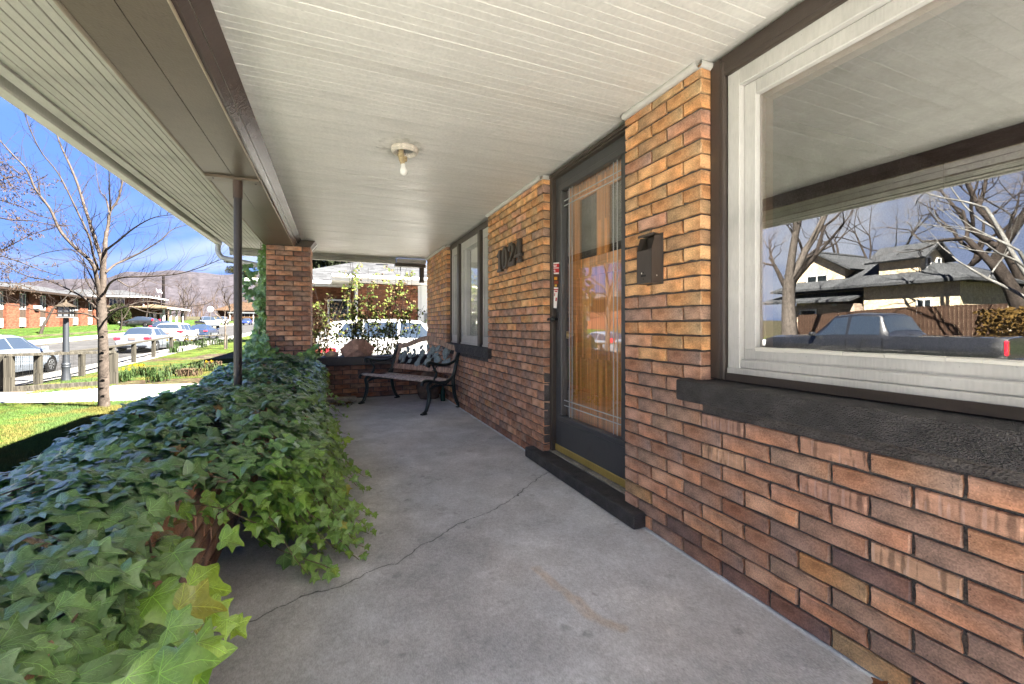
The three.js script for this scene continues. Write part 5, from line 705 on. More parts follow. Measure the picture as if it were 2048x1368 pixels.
// ------------------------------------------------------------ wire fence, lamp post, flowers
const woodGrey = mo(0.215, 0.195, 0.155, { roughness: 0.9, map: rep(weatherTex, 3, 1), ...bump(weatherTex, 0.004) });
{
  const f = thing('garden_fence', 'weathered timber post and rail fence with wire mesh along the sidewalk', 'fence', [0, 0, 0]);
  const wire = mo(0.10, 0.10, 0.095, { roughness: 0.5, metalness: 0.6 }), H = 0.86, run = (pts, lowBoard) => {
    pts.forEach(([x, z]) => { const y = gy(x, z); part('post', [rb(0.14, H + 0.12, 0.14, 0.008, 0, 0, 0).translate(x, y + H / 2 - 0.09, z)], woodGrey, f); });
    for (let i = 0; i + 1 < pts.length; i++) { const [x0, z0] = pts[i], [x1, z1] = pts[i + 1], y0 = gy(x0, z0), y1 = gy(x1, z1), L = Math.hypot(x1 - x0, z1 - z0), ry = Math.atan2(-(z1 - z0), x1 - x0), rz = Math.atan2(y1 - y0, L), q = (g, dy) => g.applyMatrix4(M4((x0 + x1) / 2, (y0 + y1) / 2 + dy, (z0 + z1) / 2, 0, ry, 0).multiply(M4(0, 0, 0, 0, 0, rz)));
      part('rail', [q(rb(L + 0.10, 0.065, 0.16, 0.006), H)], woodGrey, f); if (lowBoard) part('bottom_board', [q(rb(L - 0.12, 0.14, 0.05, 0.006), 0.05)], woodGrey, f);
      const w = []; for (let s = -L / 2; s < L / 2; s += 0.105) w.push(q(bx(0.0038, H - 0.06, 0.0038, s, 0, 0), H / 2)); for (let y = 0.06; y < H; y += 0.105) w.push(q(bx(L, 0.0038, 0.0038), y)); const m = part('wire_mesh', w, wire, f); m.userData.kind = 'stuff'; }
  };
  run([[-7.0, -13.7], [-5.32, -14.3]], true); run([[-7.18, -13.85], [-7.45, -15.7], [-7.75, -18.6], [-7.95, -21.2], [-8.1, -23.6], [-8.25, -26.3], [-8.4, -29.3], [-6.2, -31.3]], false);
}
{
  const x = -7.25, z = -16.55, y = gy(x, z), L = thing('lamp_post', 'grey garden lamp post with brown capped lantern behind the fence', 'lamp post', [x, y, z]), sc = L.scale.set(1.02, 1.17, 1.02), m = mo(0.085, 0.10, 0.125, { roughness: 0.5, metalness: 0.2, map: paintTex });
  part('post', [lathe([[0.0, 0], [0.12, 0], [0.11, 0.04], [0.088, 0.22], [0.088, 0.34], [0.105, 0.36], [0.105, 0.385], [0.09, 0.40], [0.105, 0.42], [0.100, 0.45], [0.075, 0.48], [0.062, 1.55], [0.055, 1.60], [0.0, 1.60]], 20)], m, L);
  const dk = mo(0.05, 0.05, 0.05, { roughness: 0.5 }), g = []; for (let k = 0; k < 4; k++) { const a = k * Math.PI / 2; for (const s of [-0.13, 0, 0.13]) g.push(bx(0.014, 0.24, 0.014, s, 1.75, 0.13).applyMatrix4(new THREE.Matrix4().makeRotationY(a))); for (const h of [1.63, 1.75, 1.865]) g.push(bx(0.27, 0.014, 0.014, 0, h, 0.13).applyMatrix4(new THREE.Matrix4().makeRotationY(a))); }
  part('lantern_frame', g, dk, L); part('lantern_pane', [box2(-0.12, 0.12, 1.635, 1.86, -0.12, 0.12)], mo(0.55, 0.58, 0.6, { roughness: 0.15 }), L);
  part('lantern_base', [bx(0.30, 0.03, 0.30, 0, 1.61, 0)], mo(0.5, 0.48, 0.45), L); part('lantern_roof', [lathe([[0.0, 2.06], [0.02, 2.05], [0.03, 1.99], [0.16, 1.93], [0.25, 1.885], [0.25, 1.87], [0, 1.87]], 4).rotateY(Math.PI / 4)], mo(0.20, 0.155, 0.11, { roughness: 0.7, map: grainTex }), L);
}
{ // daffodils and other spring clumps
  const gm = mo(0.085, 0.155, 0.04, { roughness: 0.6, side: THREE.DoubleSide }), gm2 = mo(0.13, 0.19, 0.075, { roughness: 0.6, side: THREE.DoubleSide }), ym = mo(0.80, 0.55, 0.03, { roughness: 0.6, side: THREE.DoubleSide });
  const blade = (r, h) => { const a = r() * 6.28, t = rr(r, 0.15, 0.55), w = 0.012, dx = Math.cos(a), dz = Math.sin(a), x = dx * 0.05 * r(), z = dz * 0.05 * r(); return tri([x - dz * w, 0, z + dx * w, x + dz * w, 0, z - dx * w, x + dx * h * t * 0.5 + dz * w, h * 0.7, z + dz * h * t * 0.5 - dx * w, x + dx * h * t * 0.5 - dz * w, h * 0.7, z + dz * h * t * 0.5 + dx * w, x + dx * h * t * 1.3, h * 0.85, z + dz * h * t * 1.3], [0, 1, 2, 0, 2, 3, 3, 2, 4]); };
  const make = (seed, n, h, fl, m) => { const r = rng(seed), t = new THREE.Group(), g = []; for (let i = 0; i < n; i++) g.push(blade(r, h * rr(r, 0.6, 1.1)).translate(rr(r, -.2, .2), 0, rr(r, -.2, .2))); part('leaves', g, m, t); if (fl) { const q = []; for (let i = 0; i < fl; i++) { const x = rr(r, -.18, .18), z = rr(r, -.18, .18), y = h * rr(r, .95, 1.15); q.push(lathe([[0.0, 0], [0.018, 0.005], [0.024, 0.04]], 8).rotateX(1.2).translate(x, y, z)); for (let k = 0; k < 6; k++) q.push(tri([0, 0, 0, 0.016, 0.03, 0, 0, 0.055, 0, -0.016, 0.03, 0], [0, 1, 2, 0, 2, 3]).rotateZ(k * 1.047).rotateX(-0.3).translate(x, y, z)); } part('flowers', q, ym, t); } return t; };
  const kinds = [make(1, 46, 0.36, 3, gm), make(2, 50, 0.32, 0, gm), make(3, 40, 0.34, 2, gm2), make(4, 34, 0.40, 0, gm2)], r = rng(83);
  const near = [[243, 762], [255, 757], [268, 752], [283, 750], [300, 752], [316, 762], [332, 752], [345, 748], [360, 745], [377, 748], [392, 738], [405, 735], [420, 742]], far = [[345, 704], [352, 710], [368, 700], [380, 697], [392, 699], [404, 702], [412, 695], [424, 698], [436, 694], [446, 698], [460, 694], [350, 698]];
  const k = [0, 0, 0, 0]; const ks = [0, 1, 0, 2, 1, 1, 3, 3, 1, 3, 3, 1, 2];
  [...near.map(p => [p, -0.43, 'near']), ...far.map(p => [p, -0.52, 'far'])].forEach(([p, y, w], i) => { const [x, , z] = onY(p[0], p[1], y), q = ks[i % 13], o = kinds[q].clone(); o.name = numbered('daffodil_clump'); o.position.set(x, gy(x, z), z); o.rotation.y = r() * 6; const s = rr(r, 0.85, 1.15) * (w === 'far' ? 1.35 : 1); o.scale.setScalar(s); { const same = (w === 'near' ? near : far).map(p => p[0]).sort((a, b) => a - b), rank = ['first', 'second', 'third', 'fourth', 'fifth', 'sixth', 'seventh', 'eighth', 'ninth', 'tenth', 'eleventh', 'twelfth', 'thirteenth'][same.indexOf(p[0])]; tag(o, `${rank} clump from the left in the ${w === 'near' ? 'bed beside the garden path' : 'far bed by the sapling'}, ${q === 0 || q === 2 ? 'with yellow flowers' : 'leafy green'}`, 'plant', w === 'near' ? 'spring clumps beside the garden path' : 'spring clumps in the far bed'); } scene.add(o); });
  for (const [px, py, lab] of [[378, 752, 'dry brown tuft in the bed beside the path, left of another'], [425, 735, 'dry brown tuft in the bed nearest the steel post']]) { const [x, , z] = onY(px, py, -0.43), t = thing('dry_plant', lab, 'plant', [x, gy(x, z), z]), g = []; for (let i = 0; i < 90; i++) g.push(blade(r, 0.3).translate(rr(r, -.3, .3), 0, rr(r, -.2, .2))); part('stalks', g, mo(0.28, 0.19, 0.12, { roughness: 1, side: THREE.DoubleSide }), t); }
  { const x = -22.6, z = -31, t = thing('ornamental_grass', 'straw coloured ornamental grass clump behind the silver hatchback', 'plant', [-22.2, gy(-22.2, -33.2), -33.2]), g = []; for (let i = 0; i < 420; i++) g.push(blade(r, rr(r, 0.9, 2.0)).translate(rr(r, -2.0, 2.0), 0, rr(r, -2.4, 1.2))); part('stalks', g, mo(0.42, 0.32, 0.17, { roughness: 1, side: THREE.DoubleSide }), t); }
}

// ------------------------------------------------------------ vehicles
function carShape(o) {                             // o.st: [u, bottom, belt, roof, half width, roof half width] rear (0) to front (1)
  const S = o.st, at = (u, k) => { let i = 0; while (i < S.length - 2 && u > S[i + 1][0]) i++; const a = S[i], b = S[i + 1], t = clamp((u - a[0]) / (b[0] - a[0]), 0, 1); return lerp(a[k], b[k], t); };
  const sec = (u, v) => {                          // v 0..6 along the half section
    const yb = at(u, 1), be = at(u, 2), ro = at(u, 3), w = at(u, 4), wr = at(u, 5), sh = (be - yb);
    const P = [[w * 0.90, yb], [w * 0.985, yb + sh * 0.28], [w, yb + sh * 0.62], [w * 0.955, be], [wr, Math.max(be, ro - 0.05)], [wr * 0.72, ro], [0, ro + 0.018]], i = Math.min(5, Math.floor(v)), t = v - i; return [lerp(P[i][0], P[i + 1][0], t), lerp(P[i][1], P[i + 1][1], t)]; };
  const pt = (u, v, s, off = 0) => { const [z, y] = sec(u, v); let x = (u - 0.5) * o.L; if (off) { const [z1, y1] = sec(u, Math.min(6, v + 0.05)), [z0, y0] = sec(u, Math.max(0, v - 0.05)), [zf, yf] = sec(Math.min(1, u + 0.01), v), [zb, yb] = sec(Math.max(0, u - 0.01), v); const a = V(0.02 * o.L, yf - yb, zf - zb), b = V(0, y1 - y0, z1 - z0), n = a.cross(b).normalize(); if (n.z < -1e-3 || (Math.abs(n.z) <= 0.3 && n.y < 0)) n.negate(); return [x + n.x * off, y + n.y * off, s * (z + n.z * off)]; } return [x, y, s * z]; };
  const grid = (u0, u1, v0, v1, nu, nv, sides, off = 0) => { const gs = []; for (const s of sides) { const pos = [], idx = []; for (let i = 0; i <= nu; i++) for (let j = 0; j <= nv; j++) pos.push(...pt(lerp(u0(j / nv), u1(j / nv), i / nu), lerp(v0, v1, j / nv), s, off)); for (let i = 0; i < nu; i++) for (let j = 0; j < nv; j++) { const a = i * (nv + 1) + j, b = a + nv + 1; s > 0 ? idx.push(a, b, b + 1, a, b + 1, a + 1) : idx.push(a, b + 1, b, a, a + 1, b + 1); } const g = new THREE.BufferGeometry(); g.setAttribute('position', new THREE.Float32BufferAttribute(pos, 3)); g.setAttribute('uv', new THREE.Float32BufferAttribute(new Array(pos.length / 3 * 2).fill(0).map((_, i) => pos[(i >> 1) * 3 + (i & 1)]), 2)); g.setIndex(idx); g.computeVertexNormals(); gs.push(g); } return gs; };
  return { grid, pt, at };
}
const carGlass = mat(0.012, 0.016, 0.020, { roughness: 0.05, phys: true, ior: 2.1 }), tyreM = mo(0.022, 0.022, 0.022, { roughness: 0.9 }), rimM = mo(0.52, 0.53, 0.55, { roughness: 0.35, metalness: 0.6 }), trimM = mo(0.02, 0.02, 0.02, { roughness: 0.6 }), redL = mat(0.30, 0.010, 0.02, { roughness: 0.15, phys: true, clearcoat: 1 }), clearL = mo(0.75, 0.77, 0.78, { roughness: 0.12, phys: true, clearcoat: 1 });
function paint(r, g, b, metal = 0.35) { const k = r > 0.6 ? 0.28 : 0.32; return mat(r * k, g * k, b * k, { phys: true, roughness: 0.42, metalness: metal, clearcoat: 1, clearcoatRoughness: 0.04 }); }
function vehicle(name, label, o, pos, turn, body) {
  const t = thing(name, label, o.cat ?? 'car', pos, turn), { grid, pt, at } = carShape(o), c = k => () => k, both = [1, -1];
  part('body', [...grid(c(0), c(1), 0, 6, 64, 18, both), ...[0, 1].map(u => { const p = [], idx = [], n = 24; for (let s = 0; s <= n; s++) { const v = s / n * 6; p.push(...pt(u, v, 1), ...pt(u, v, -1)); } for (let s = 0; s < n; s++) { const a = s * 2; idx.push(a, a + 1, a + 3, a, a + 3, a + 2); } return tri(p, idx); })], body, t);
  for (const w of o.win) part('window', grid(k => w[0] + (w[2] - w[0]) * k, k => w[1] + (w[3] - w[1]) * k, 3.08, 3.92, 8, 4, both, 0.007), carGlass, t);
  for (const [n, u0, u1, w] of o.glass) part(n, grid(c(u0), c(u1), 3.9 - (w ?? 0), 6, 8, 6, both, 0.008), carGlass, t);
  const R = o.R;
  for (const u of o.wheels) for (const s of both) { const x = (u - 0.5) * o.L, z = s * (at(u, 4) - 0.015), wl = part('wheel', [lathe([[R * 0.62, 0.105], [R * 0.93, 0.115], [R, 0.08], [R, -0.08], [R * 0.93, -0.115], [R * 0.62, -0.105]], 28).rotateX(Math.PI / 2)], tyreM, t); wl.position.set(x, R, z - s * 0.08);
    const sp = []; for (let k = 0; k < 7; k++) { const a = k / 7 * Math.PI * 2; sp.push(bx(R * 0.58, 0.045, 0.02, R * 0.33, 0, s * 0.10).applyMatrix4(new THREE.Matrix4().makeRotationZ(a))); } sp.push(lathe([[R * 0.58, 0.11], [R * 0.66, 0.112], [R * 0.66, 0.06], [R * 0.58, 0.05]], 28).rotateX(s * Math.PI / 2)); part('rim', sp, rimM, wl); part('brake_disc', [lathe([[0, 0.05], [R * 0.62, 0.05], [R * 0.62, 0.03], [0, 0.03]], 20).rotateX(s * Math.PI / 2)], trimM, wl);
    part('wheel_arch', [new THREE.TorusGeometry(R + 0.045, 0.035, 6, 24, Math.PI).translate(x, R, s * (at(u, 4) - 0.03)), new THREE.CylinderGeometry(R + 0.05, R + 0.05, 0.02, 28).rotateX(Math.PI / 2).translate(x, R + 0.01, s * (at(u, 4) - 0.012))], trimM, t); }
  const x0 = -o.L / 2, x1 = o.L / 2;
  if (o.tail) for (const s of both) part('taillight', [rb(o.tail[2], o.tail[1], o.tail[3], 0.03, x0 + o.tail[2] / 2 - 0.012, o.tail[0], s * (at(Math.min(0.12, o.tail[2] * 0.6 / o.L), 4) - o.tail[3] / 2 + 0.014), 0, -s * 0.12, 0)], redL, t);
  if (o.head) for (const s of both) part('headlight', [rb(0.30, o.head[1], 0.26, 0.05, x1 - 0.15, o.head[0], s * (at(0.97, 4) - 0.14), 0, s * 0.35, 0)], clearL, t);
  const bz = at(0, 4) * 2;
  if (o.plate) part('number_plate', [rb(0.015, 0.15, 0.31, 0.005, x0 - 0.012, o.plate, 0)], mo(0.62, 0.42, 0.38, { roughness: 0.4 }), t);
  part('rear_bumper', [rb(0.16, 0.24, bz * 0.98, 0.06, x0 + 0.02, at(0, 1) + 0.17, 0)], o.bumper ?? body, t); part('front_bumper', [rb(0.16, 0.24, at(1, 4) * 1.96, 0.06, x1 - 0.02, at(1, 1) + 0.17, 0)], o.bumper ?? body, t);
  for (const s of both) part('wing_mirror', [rb(0.13, 0.13, 0.20, 0.05, (o.mir - 0.5) * o.L, at(o.mir, 2) + 0.06, s * (at(o.mir, 4) + 0.09))], o.mirM ?? body, t);
  for (const s of both) for (const u of o.seams ?? []) part('door_seam', [bx(0.010, (at(u, 2) - at(u, 1)) * 0.75, 0.006, (u - 0.5) * o.L, (at(u, 2) + at(u, 1)) / 2 + 0.05, s * (at(u, 4) + 0.0005))], trimM, t);
  return t;
}
const SEDAN = { L: 4.5, R: 0.31, wheels: [0.215, 0.80], mir: 0.66, seams: [0.40, 0.60], tail: [0.80, 0.17, 0.24, 0.42], head: [0.66, 0.16], plate: 0.79, win: [[0.22, 0.41, 0.29, 0.42], [0.425, 0.645, 0.435, 0.565]], glass: [['rear_window', 0.155, 0.265, 0], ['windscreen', 0.58, 0.70, 0]],
  st: [[0, .30, .86, .88, .74, .60], [.03, .22, .93, .95, .82, .64], [.13, .20, .95, .98, .855, .66], [.16, .20, .95, 1.03, .86, .64], [.27, .20, .94, 1.40, .86, .56], [.40, .20, .93, 1.44, .865, .56], [.50, .20, .92, 1.44, .865, .56], [.58, .20, .92, 1.40, .865, .56], [.70, .20, .92, .98, .86, .62], [.74, .20, .88, .93, .86, .64], [.92, .20, .74, .80, .82, .62], [.98, .24, .62, .68, .74, .56], [1, .30, .54, .58, .62, .46]] };
const HATCH = { ...SEDAN, L: 4.45, tail: [1.02, 0.28, 0.2, 0.2], win: [[0.10, 0.33, 0.24, 0.34], [0.345, 0.60, 0.355, 0.53], [0.61, 0.70, 0.545, 0.60]], glass: [['rear_window', 0.02, 0.20, 0], ['windscreen', 0.55, 0.76, 0]], mir: 0.66,
  st: [[0, .30, .96, 1.0, .74, .60], [.02, .22, .99, 1.10, .82, .62], [.20, .20, .98, 1.38, .86, .55], [.38, .20, .97, 1.49, .865, .56], [.50, .20, .95, 1.48, .865, .56], [.56, .20, .94, 1.43, .865, .56], [.76, .20, .90, .97, .86, .62], [.90, .20, .78, .84, .82, .64], [.97, .24, .66, .72, .74, .56], [1, .30, .56, .60, .60, .46]] };
const SUV = { ...SEDAN, L: 4.65, R: 0.36, mir: 0.67, tail: [0.96, 0.17, 0.34, 0.44], head: [0.80, 0.18], plate: 0.85, win: [[0.045, 0.20, 0.10, 0.21], [0.21, 0.415, 0.22, 0.425], [0.43, 0.66, 0.44, 0.57]], glass: [['rear_window', 0.012, 0.07, 0], ['windscreen', 0.58, 0.72, 0]], seams: [0.42, 0.64],
  st: [[0, .36, 1.08, 1.14, .80, .68], [.02, .28, 1.09, 1.30, .88, .68], [.08, .26, 1.09, 1.58, .91, .64], [.2, .26, 1.07, 1.66, .92, .64], [.45, .26, 1.04, 1.68, .92, .64], [.58, .26, 1.02, 1.62, .92, .63], [.72, .26, 1.02, 1.10, .91, .70], [.90, .26, .92, .98, .88, .70], [.97, .30, .80, .86, .80, .64], [1, .36, .70, .74, .68, .54]] };
const COUPE = { ...SEDAN, L: 4.5, tail: [0.80, 0.12, 0.2, 0.3], win: [[0.24, 0.40, 0.33, 0.41], [0.415, 0.63, 0.425, 0.56]], glass: [['rear_window', 0.10, 0.33, 0], ['windscreen', 0.57, 0.70, 0]],
  st: [[0, .30, .86, .90, .76, .62], [.04, .20, .93, .96, .86, .64], [.10, .18, .93, 1.0, .90, .62], [.34, .18, .92, 1.30, .90, .54], [.46, .18, .90, 1.35, .90, .54], [.57, .18, .90, 1.31, .90, .54], [.70, .18, .90, .95, .90, .66], [.92, .18, .74, .80, .86, .66], [.98, .22, .62, .66, .76, .56], [1, .28, .52, .56, .64, .46]] };
const PICKUP = { ...SEDAN, cat: 'truck', L: 5.8, R: 0.40, mir: 0.68, wheels: [0.22, 0.80], tail: [1.05, 0.40, 0.10, 0.20], head: [0.98, 0.22], plate: 0.62, win: [[0.40, 0.53, 0.415, 0.53], [0.54, 0.68, 0.545, 0.61]], glass: [['rear_window', 0.372, 0.405, 0], ['windscreen', 0.61, 0.70, 0]], seams: [0.385, 0.535, 0.69],
  st: [[0, .55, 1.26, 1.28, .92, .86], [.02, .48, 1.28, 1.30, .97, .92], [.36, .46, 1.28, 1.30, .98, .92], [.375, .46, 1.28, 1.45, .98, .78], [.41, .46, 1.27, 1.88, .98, .70], [.50, .46, 1.26, 1.92, .98, .70], [.61, .46, 1.25, 1.86, .98, .69], [.70, .46, 1.24, 1.30, .98, .80], [.93, .46, 1.18, 1.24, .96, .80], [.98, .50, 1.08, 1.12, .92, .76], [1, .56, 1.0, 1.04, .86, .70]] };
const N = Math.PI / 2;                               // nose along -z
const place = (x, z) => [x, street(z) + 0.004, z];
vehicle('hatchback_car', 'silver blue hatchback parked nearest, cropped by the left edge behind fence', HATCH, place(-10.95, -20.75), N, paint(0.36, 0.42, 0.50, 0.4));
vehicle('sedan_car', 'pale silver sedan seen from behind with red tail lamps, parked before white car', SEDAN, place(-10.6, -32.9), N, paint(0.40, 0.45, 0.53, 0.4));
vehicle('wagon_car', 'white sport wagon parked in the street between silver sedan and blue coupe', { ...SUV, st: SUV.st.map(s => [s[0], s[1], s[2] * 0.95, s[3] * 0.95, s[4], s[5]]) }, place(-11.0, -39.8), N, paint(0.78, 0.78, 0.77, 0));
vehicle('coupe_car', 'dark blue coupe parked in front of the white wagon', COUPE, place(-10.8, -45.6), N, paint(0.030, 0.055, 0.12, 0.3));
vehicle('parked_car', 'dark car across the street, its roof showing behind the silver sedan', SEDAN, place(-17.9, -60.5), N, paint(0.04, 0.06, 0.09, 0.3));
vehicle('pickup_truck', 'light grey pickup truck facing the camera far up the street', PICKUP, place(-17.3, -75.5), -N + 0.45, paint(0.45, 0.49, 0.54, 0.3));
vehicle('driveway_car', 'dark grey car side on in the driveway before the second brick house', HATCH, [-25.3, gy(-25.3, -75.5) + 0.012, -75.5], Math.PI - 0.25, paint(0.06, 0.07, 0.085, 0.4));
vehicle('distant_car', 'small white car parked near the porch house far away', SUV, [-20.6, gy(-20.6, -100), -100], -N, paint(0.75, 0.75, 0.74, 0));
vehicle('distant_car', 'small blue car far up the street beside the pickup', SEDAN, place(-17.6, -108), -N, paint(0.02, 0.05, 0.25, 0.2));
vehicle('distant_car', 'small dark car far up the street near the steel post', SEDAN, place(-11.5, -108), -N, paint(0.05, 0.05, 0.07, 0.2));
vehicle('crossover_car', 'white crossover with red tail lamp in the neighbour driveway behind the shrub', { ...SUV, L: 5.0, tail: [0.74, 0.15, 0.60, 0.44], wheels: [0.21, 0.79], mir: 0.71, seams: [0.47, 0.68], win: [[0.105, 0.255, 0.16, 0.265], [0.265, 0.465, 0.275, 0.475], [0.48, 0.71, 0.49, 0.62]], glass: [['rear_window', 0.012, 0.07, 0], ['windscreen', 0.63, 0.77, 0]], st: SUV.st.map(s => [s[0] > 0.15 && s[0] < 0.8 ? s[0] + 0.05 : s[0], ...s.slice(1)]) }, [2.0, -0.366, -14.5], 0, paint(0.80, 0.80, 0.79, 0));
vehicle('black_truck', 'black pickup truck parked opposite, seen mirrored in the picture window', { ...PICKUP, tail: [1.06, 0.34, 0.07, 0.14] }, [-10.9, street(-9) + 0.004, -7.2], N, paint(0.010, 0.011, 0.013, 0.1));

// ------------------------------------------------------------ buildings
const farBrick = (r, g, b) => mo(r, g, b, { roughness: 0.95, map: rep(farBrickTex, 0.4, 0.4) }), greyRoof = mo(0.20, 0.205, 0.215, { roughness: 0.95, map: rep(shingleTex, 0.35) }), brownRoof = mo(0.22, 0.135, 0.085, { roughness: 0.95, map: rep(shingleTex, 0.35) }), whiteP = mo(0.78, 0.77, 0.74, { roughness: 0.55 }), paneD = mo(0.05, 0.065, 0.075, { roughness: 0.08 }), tan = mo(0.40, 0.30, 0.19);
function hip(x0, x1, z0, z1, y, h, ridge0, ridge1, alongX = true, ov = 0.5) { const a = x0 - ov, b = x1 + ov, c = z0 - ov, d = z1 + ov, zm = (z0 + z1) / 2, xm = (x0 + x1) / 2, r0 = alongX ? [ridge0, y + h, zm] : [xm, y + h, ridge0], r1 = alongX ? [ridge1, y + h, zm] : [xm, y + h, ridge1]; const P = [[a, y, c], [b, y, c], [b, y, d], [a, y, d], r0, r1].flat(); const I = alongX ? [3, 2, 5, 3, 5, 4, 1, 0, 4, 1, 4, 5, 0, 3, 4, 2, 1, 5] : [1, 0, 4, 3, 2, 5, 2, 1, 4, 2, 4, 5, 0, 3, 5, 0, 5, 4]; return [tri(P, I), box2(a, b, y - 0.16, y, c, d)]; }
function windowAt(parent, name, x0, x1, y0, y1, z0, z1, axis, pane = paneD, mull = 1) {    // thin box openings: frame with a pane set back
  const f = 0.07, out = []; const B = (a, b, c, d) => axis === 'x' ? box2(x0, x1, c, d, a, b) : box2(a, b, c, d, z0, z1); const [p, q] = axis === 'x' ? [z0, z1] : [x0, x1];
  out.push(B(p, q, y0, y0 + f), B(p, q, y1 - f, y1), B(p, p + f, y0 + f, y1 - f), B(q - f, q, y0 + f, y1 - f)); for (let k = 1; k <= mull; k++) { const m = lerp(p, q, k / (mull + 1)); out.push(B(m - f / 2, m + f / 2, y0 + f, y1 - f)); }
  const w = part(name, out, whiteP, parent); part('pane', [axis === 'x' ? box2((x0 + x1) / 2 - 0.02, (x0 + x1) / 2 + 0.02, y0 + f, y1 - f, p + f, q - f) : box2(p + f, q - f, y0 + f, y1 - f, (z0 + z1) / 2 - 0.02, (z0 + z1) / 2 + 0.02)], pane, w); return w; }
const zOn = (px, X) => { const d = ray(px, 640); return d[2] * X / d[0]; }, xOn = (px, Z) => { const d = ray(px, 640); return d[0] * Z / d[2]; };
{
  const X = -30, t = thing('brick_building', 'long red brick building with grey roof and tall windows across the street', 'building', [0, 0, 0]), y0 = z => gy(X - 1, z) - 0.1, top = 4.75, za = -44, zb = zOn(192, X), bm = farBrick(0.44, 0.185, 0.12), wm = mo(0.19, 0.135, 0.10, { map: rep(weatherTex, 2), roughness: 0.95 });
  part('wall', [box2(X - 11, X - 0.3, 0, top, za, zb)], bm, t);
  const cols = [[-40, -27], [0, 12], [40, 57], [81, 96], [147, 160], [177, 188]], piers = [[-27, -2], [13, 39], [58, 80], [97, 110], [126, 146], [161, 176], [189, 193]];
  for (const [a, b] of piers) part('pier', [box2(X - 0.3, X, 0, top - 0.05, zOn(a, X), zOn(b, X))], bm, t);
  for (const [a, b] of cols) { const z0 = zOn(b, X), z1 = zOn(a, X), g = y0(z0); windowAt(t, 'window', X - 0.3, X - 0.16, g + 2.05, top - 0.25, z0 + 0.1, z1 - 0.1, 'x'); part('panel', [box2(X - 0.3, X - 0.2, g + 1.15, g + 2.04, z0 + 0.02, z1 - 0.02)], wm, t); windowAt(t, 'basement_window', X - 0.3, X - 0.16, g + 0.25, g + 1.14, z0 + 0.1, z1 - 0.1, 'x', mo(0.38, 0.50, 0.52, { roughness: 0.3 })); }
  part('roof', [extr([[X + 0.9, top - 0.05], [X + 0.9, top + 0.12], [X - 5.5, top + 1.5], [X - 11.8, top + 0.12], [X - 11.8, top - 0.05]], za - zb + 1.2).translate(0, 0, zb - 0.6)], greyRoof, t); part('fascia', [box2(X + 0.91, X + 0.95, top - 0.12, top + 0.11, zb - 0.6, za)], mo(0.10, 0.07, 0.055), t);
  part('air_conditioner', [box2(X - 0.05, X + 0.35, 3.0, 3.3, zOn(75, X), zOn(67, X))], whiteP, t);
}
{
  const X = -30, z1 = zOn(287, X), z0 = zOn(322, X), t = thing('brick_house', 'red brick house with low grey roof and white trim beyond the long building', 'house', [0, 0, 0]), g = gy(X, z1) - 0.1, top = 6.1, bm = farBrick(0.43, 0.19, 0.135);
  part('wall', [box2(X - 14, X, g - 0.6, top, z0, z1)], bm, t); part('roof', hip(X - 14, X, z0, z1, top, 1.25, X - 10, X - 4, true, 0.8), greyRoof, t); part('corner_trim', [box2(X - 0.1, X + 0.06, g, top - 0.2, z1 - 0.05, z1 + 0.08)], whiteP, t); part('gutter', [box2(X + 0.81, X + 0.92, top - 0.18, top + 0.03, z0 - 0.8, z1 + 0.8), box2(X - 14, X + 0.8, top - 0.18, top + 0.03, z1 + 0.81, z1 + 0.92)], whiteP, t);
  windowAt(t, 'window', xOn(219, z1), xOn(250, z1), g + 2.2, top - 0.35, z1 + 0.01, z1 + 0.12, 'z', paneD, 3); windowAt(t, 'window', xOn(222, z1), xOn(231, z1), g + 0.5, g + 1.3, z1 + 0.01, z1 + 0.12, 'z', paneD); windowAt(t, 'window', X + 0.01, X + 0.12, top - 1.3, top - 0.45, zOn(313, X), zOn(306, X), 'x');
  for (const [z, k] of [[-99, 0], [-100.6, 1]]) { const y = top + 0.9; part('satellite_dish', [lathe([[0, 0], [0.25, 0.05], [0.42, 0.16], [0.40, 0.17], [0, 0.03]], 16).rotateZ(-1.1).translate(X - 0.6, y + 0.6, z), tube([[X - 0.8, y - 0.7, z], [X - 0.7, y + 0.5, z]], 0.04)], mo(0.62, 0.62, 0.62, { roughness: 0.5 }), t); }
}
{
  const X = -27, z1 = zOn(326, X), z0 = zOn(366, X), t = thing('porch_house', 'small house with tan low roof and white porch posts', 'house', [0, 0, 0]), g = gy(X, z1) - 0.1, top = g + 2.9;
  part('wall', [box2(X - 9, X - 2.4, g, top, z0, z1)], farBrick(0.30, 0.15, 0.10), t); part('roof', hip(X - 9, X, z0, z1, top, 0.9, X - 6.5, X - 3.5, true, 0.8), tan, t); part('gutter', [box2(X + 0.81, X + 0.95, top - 0.2, top + 0.05, z0 - 0.8, z1 + 0.8)], whiteP, t);
  for (let k = 0; k < 4; k++) part('porch_post', [bx(0.25, 2.8, 0.25, X, g + 1.4, lerp(z0 + 0.4, z1 - 0.4, k / 3))], whiteP, t); windowAt(t, 'window', X - 2.39, X - 2.3, g + 1.0, g + 2.2, lerp(z0, z1, 0.55), lerp(z0, z1, 0.85), 'x'); part('door', [box2(X - 2.39, X - 2.3, g, g + 2.1, lerp(z0, z1, 0.25), lerp(z0, z1, 0.40))], whiteP, t);
}
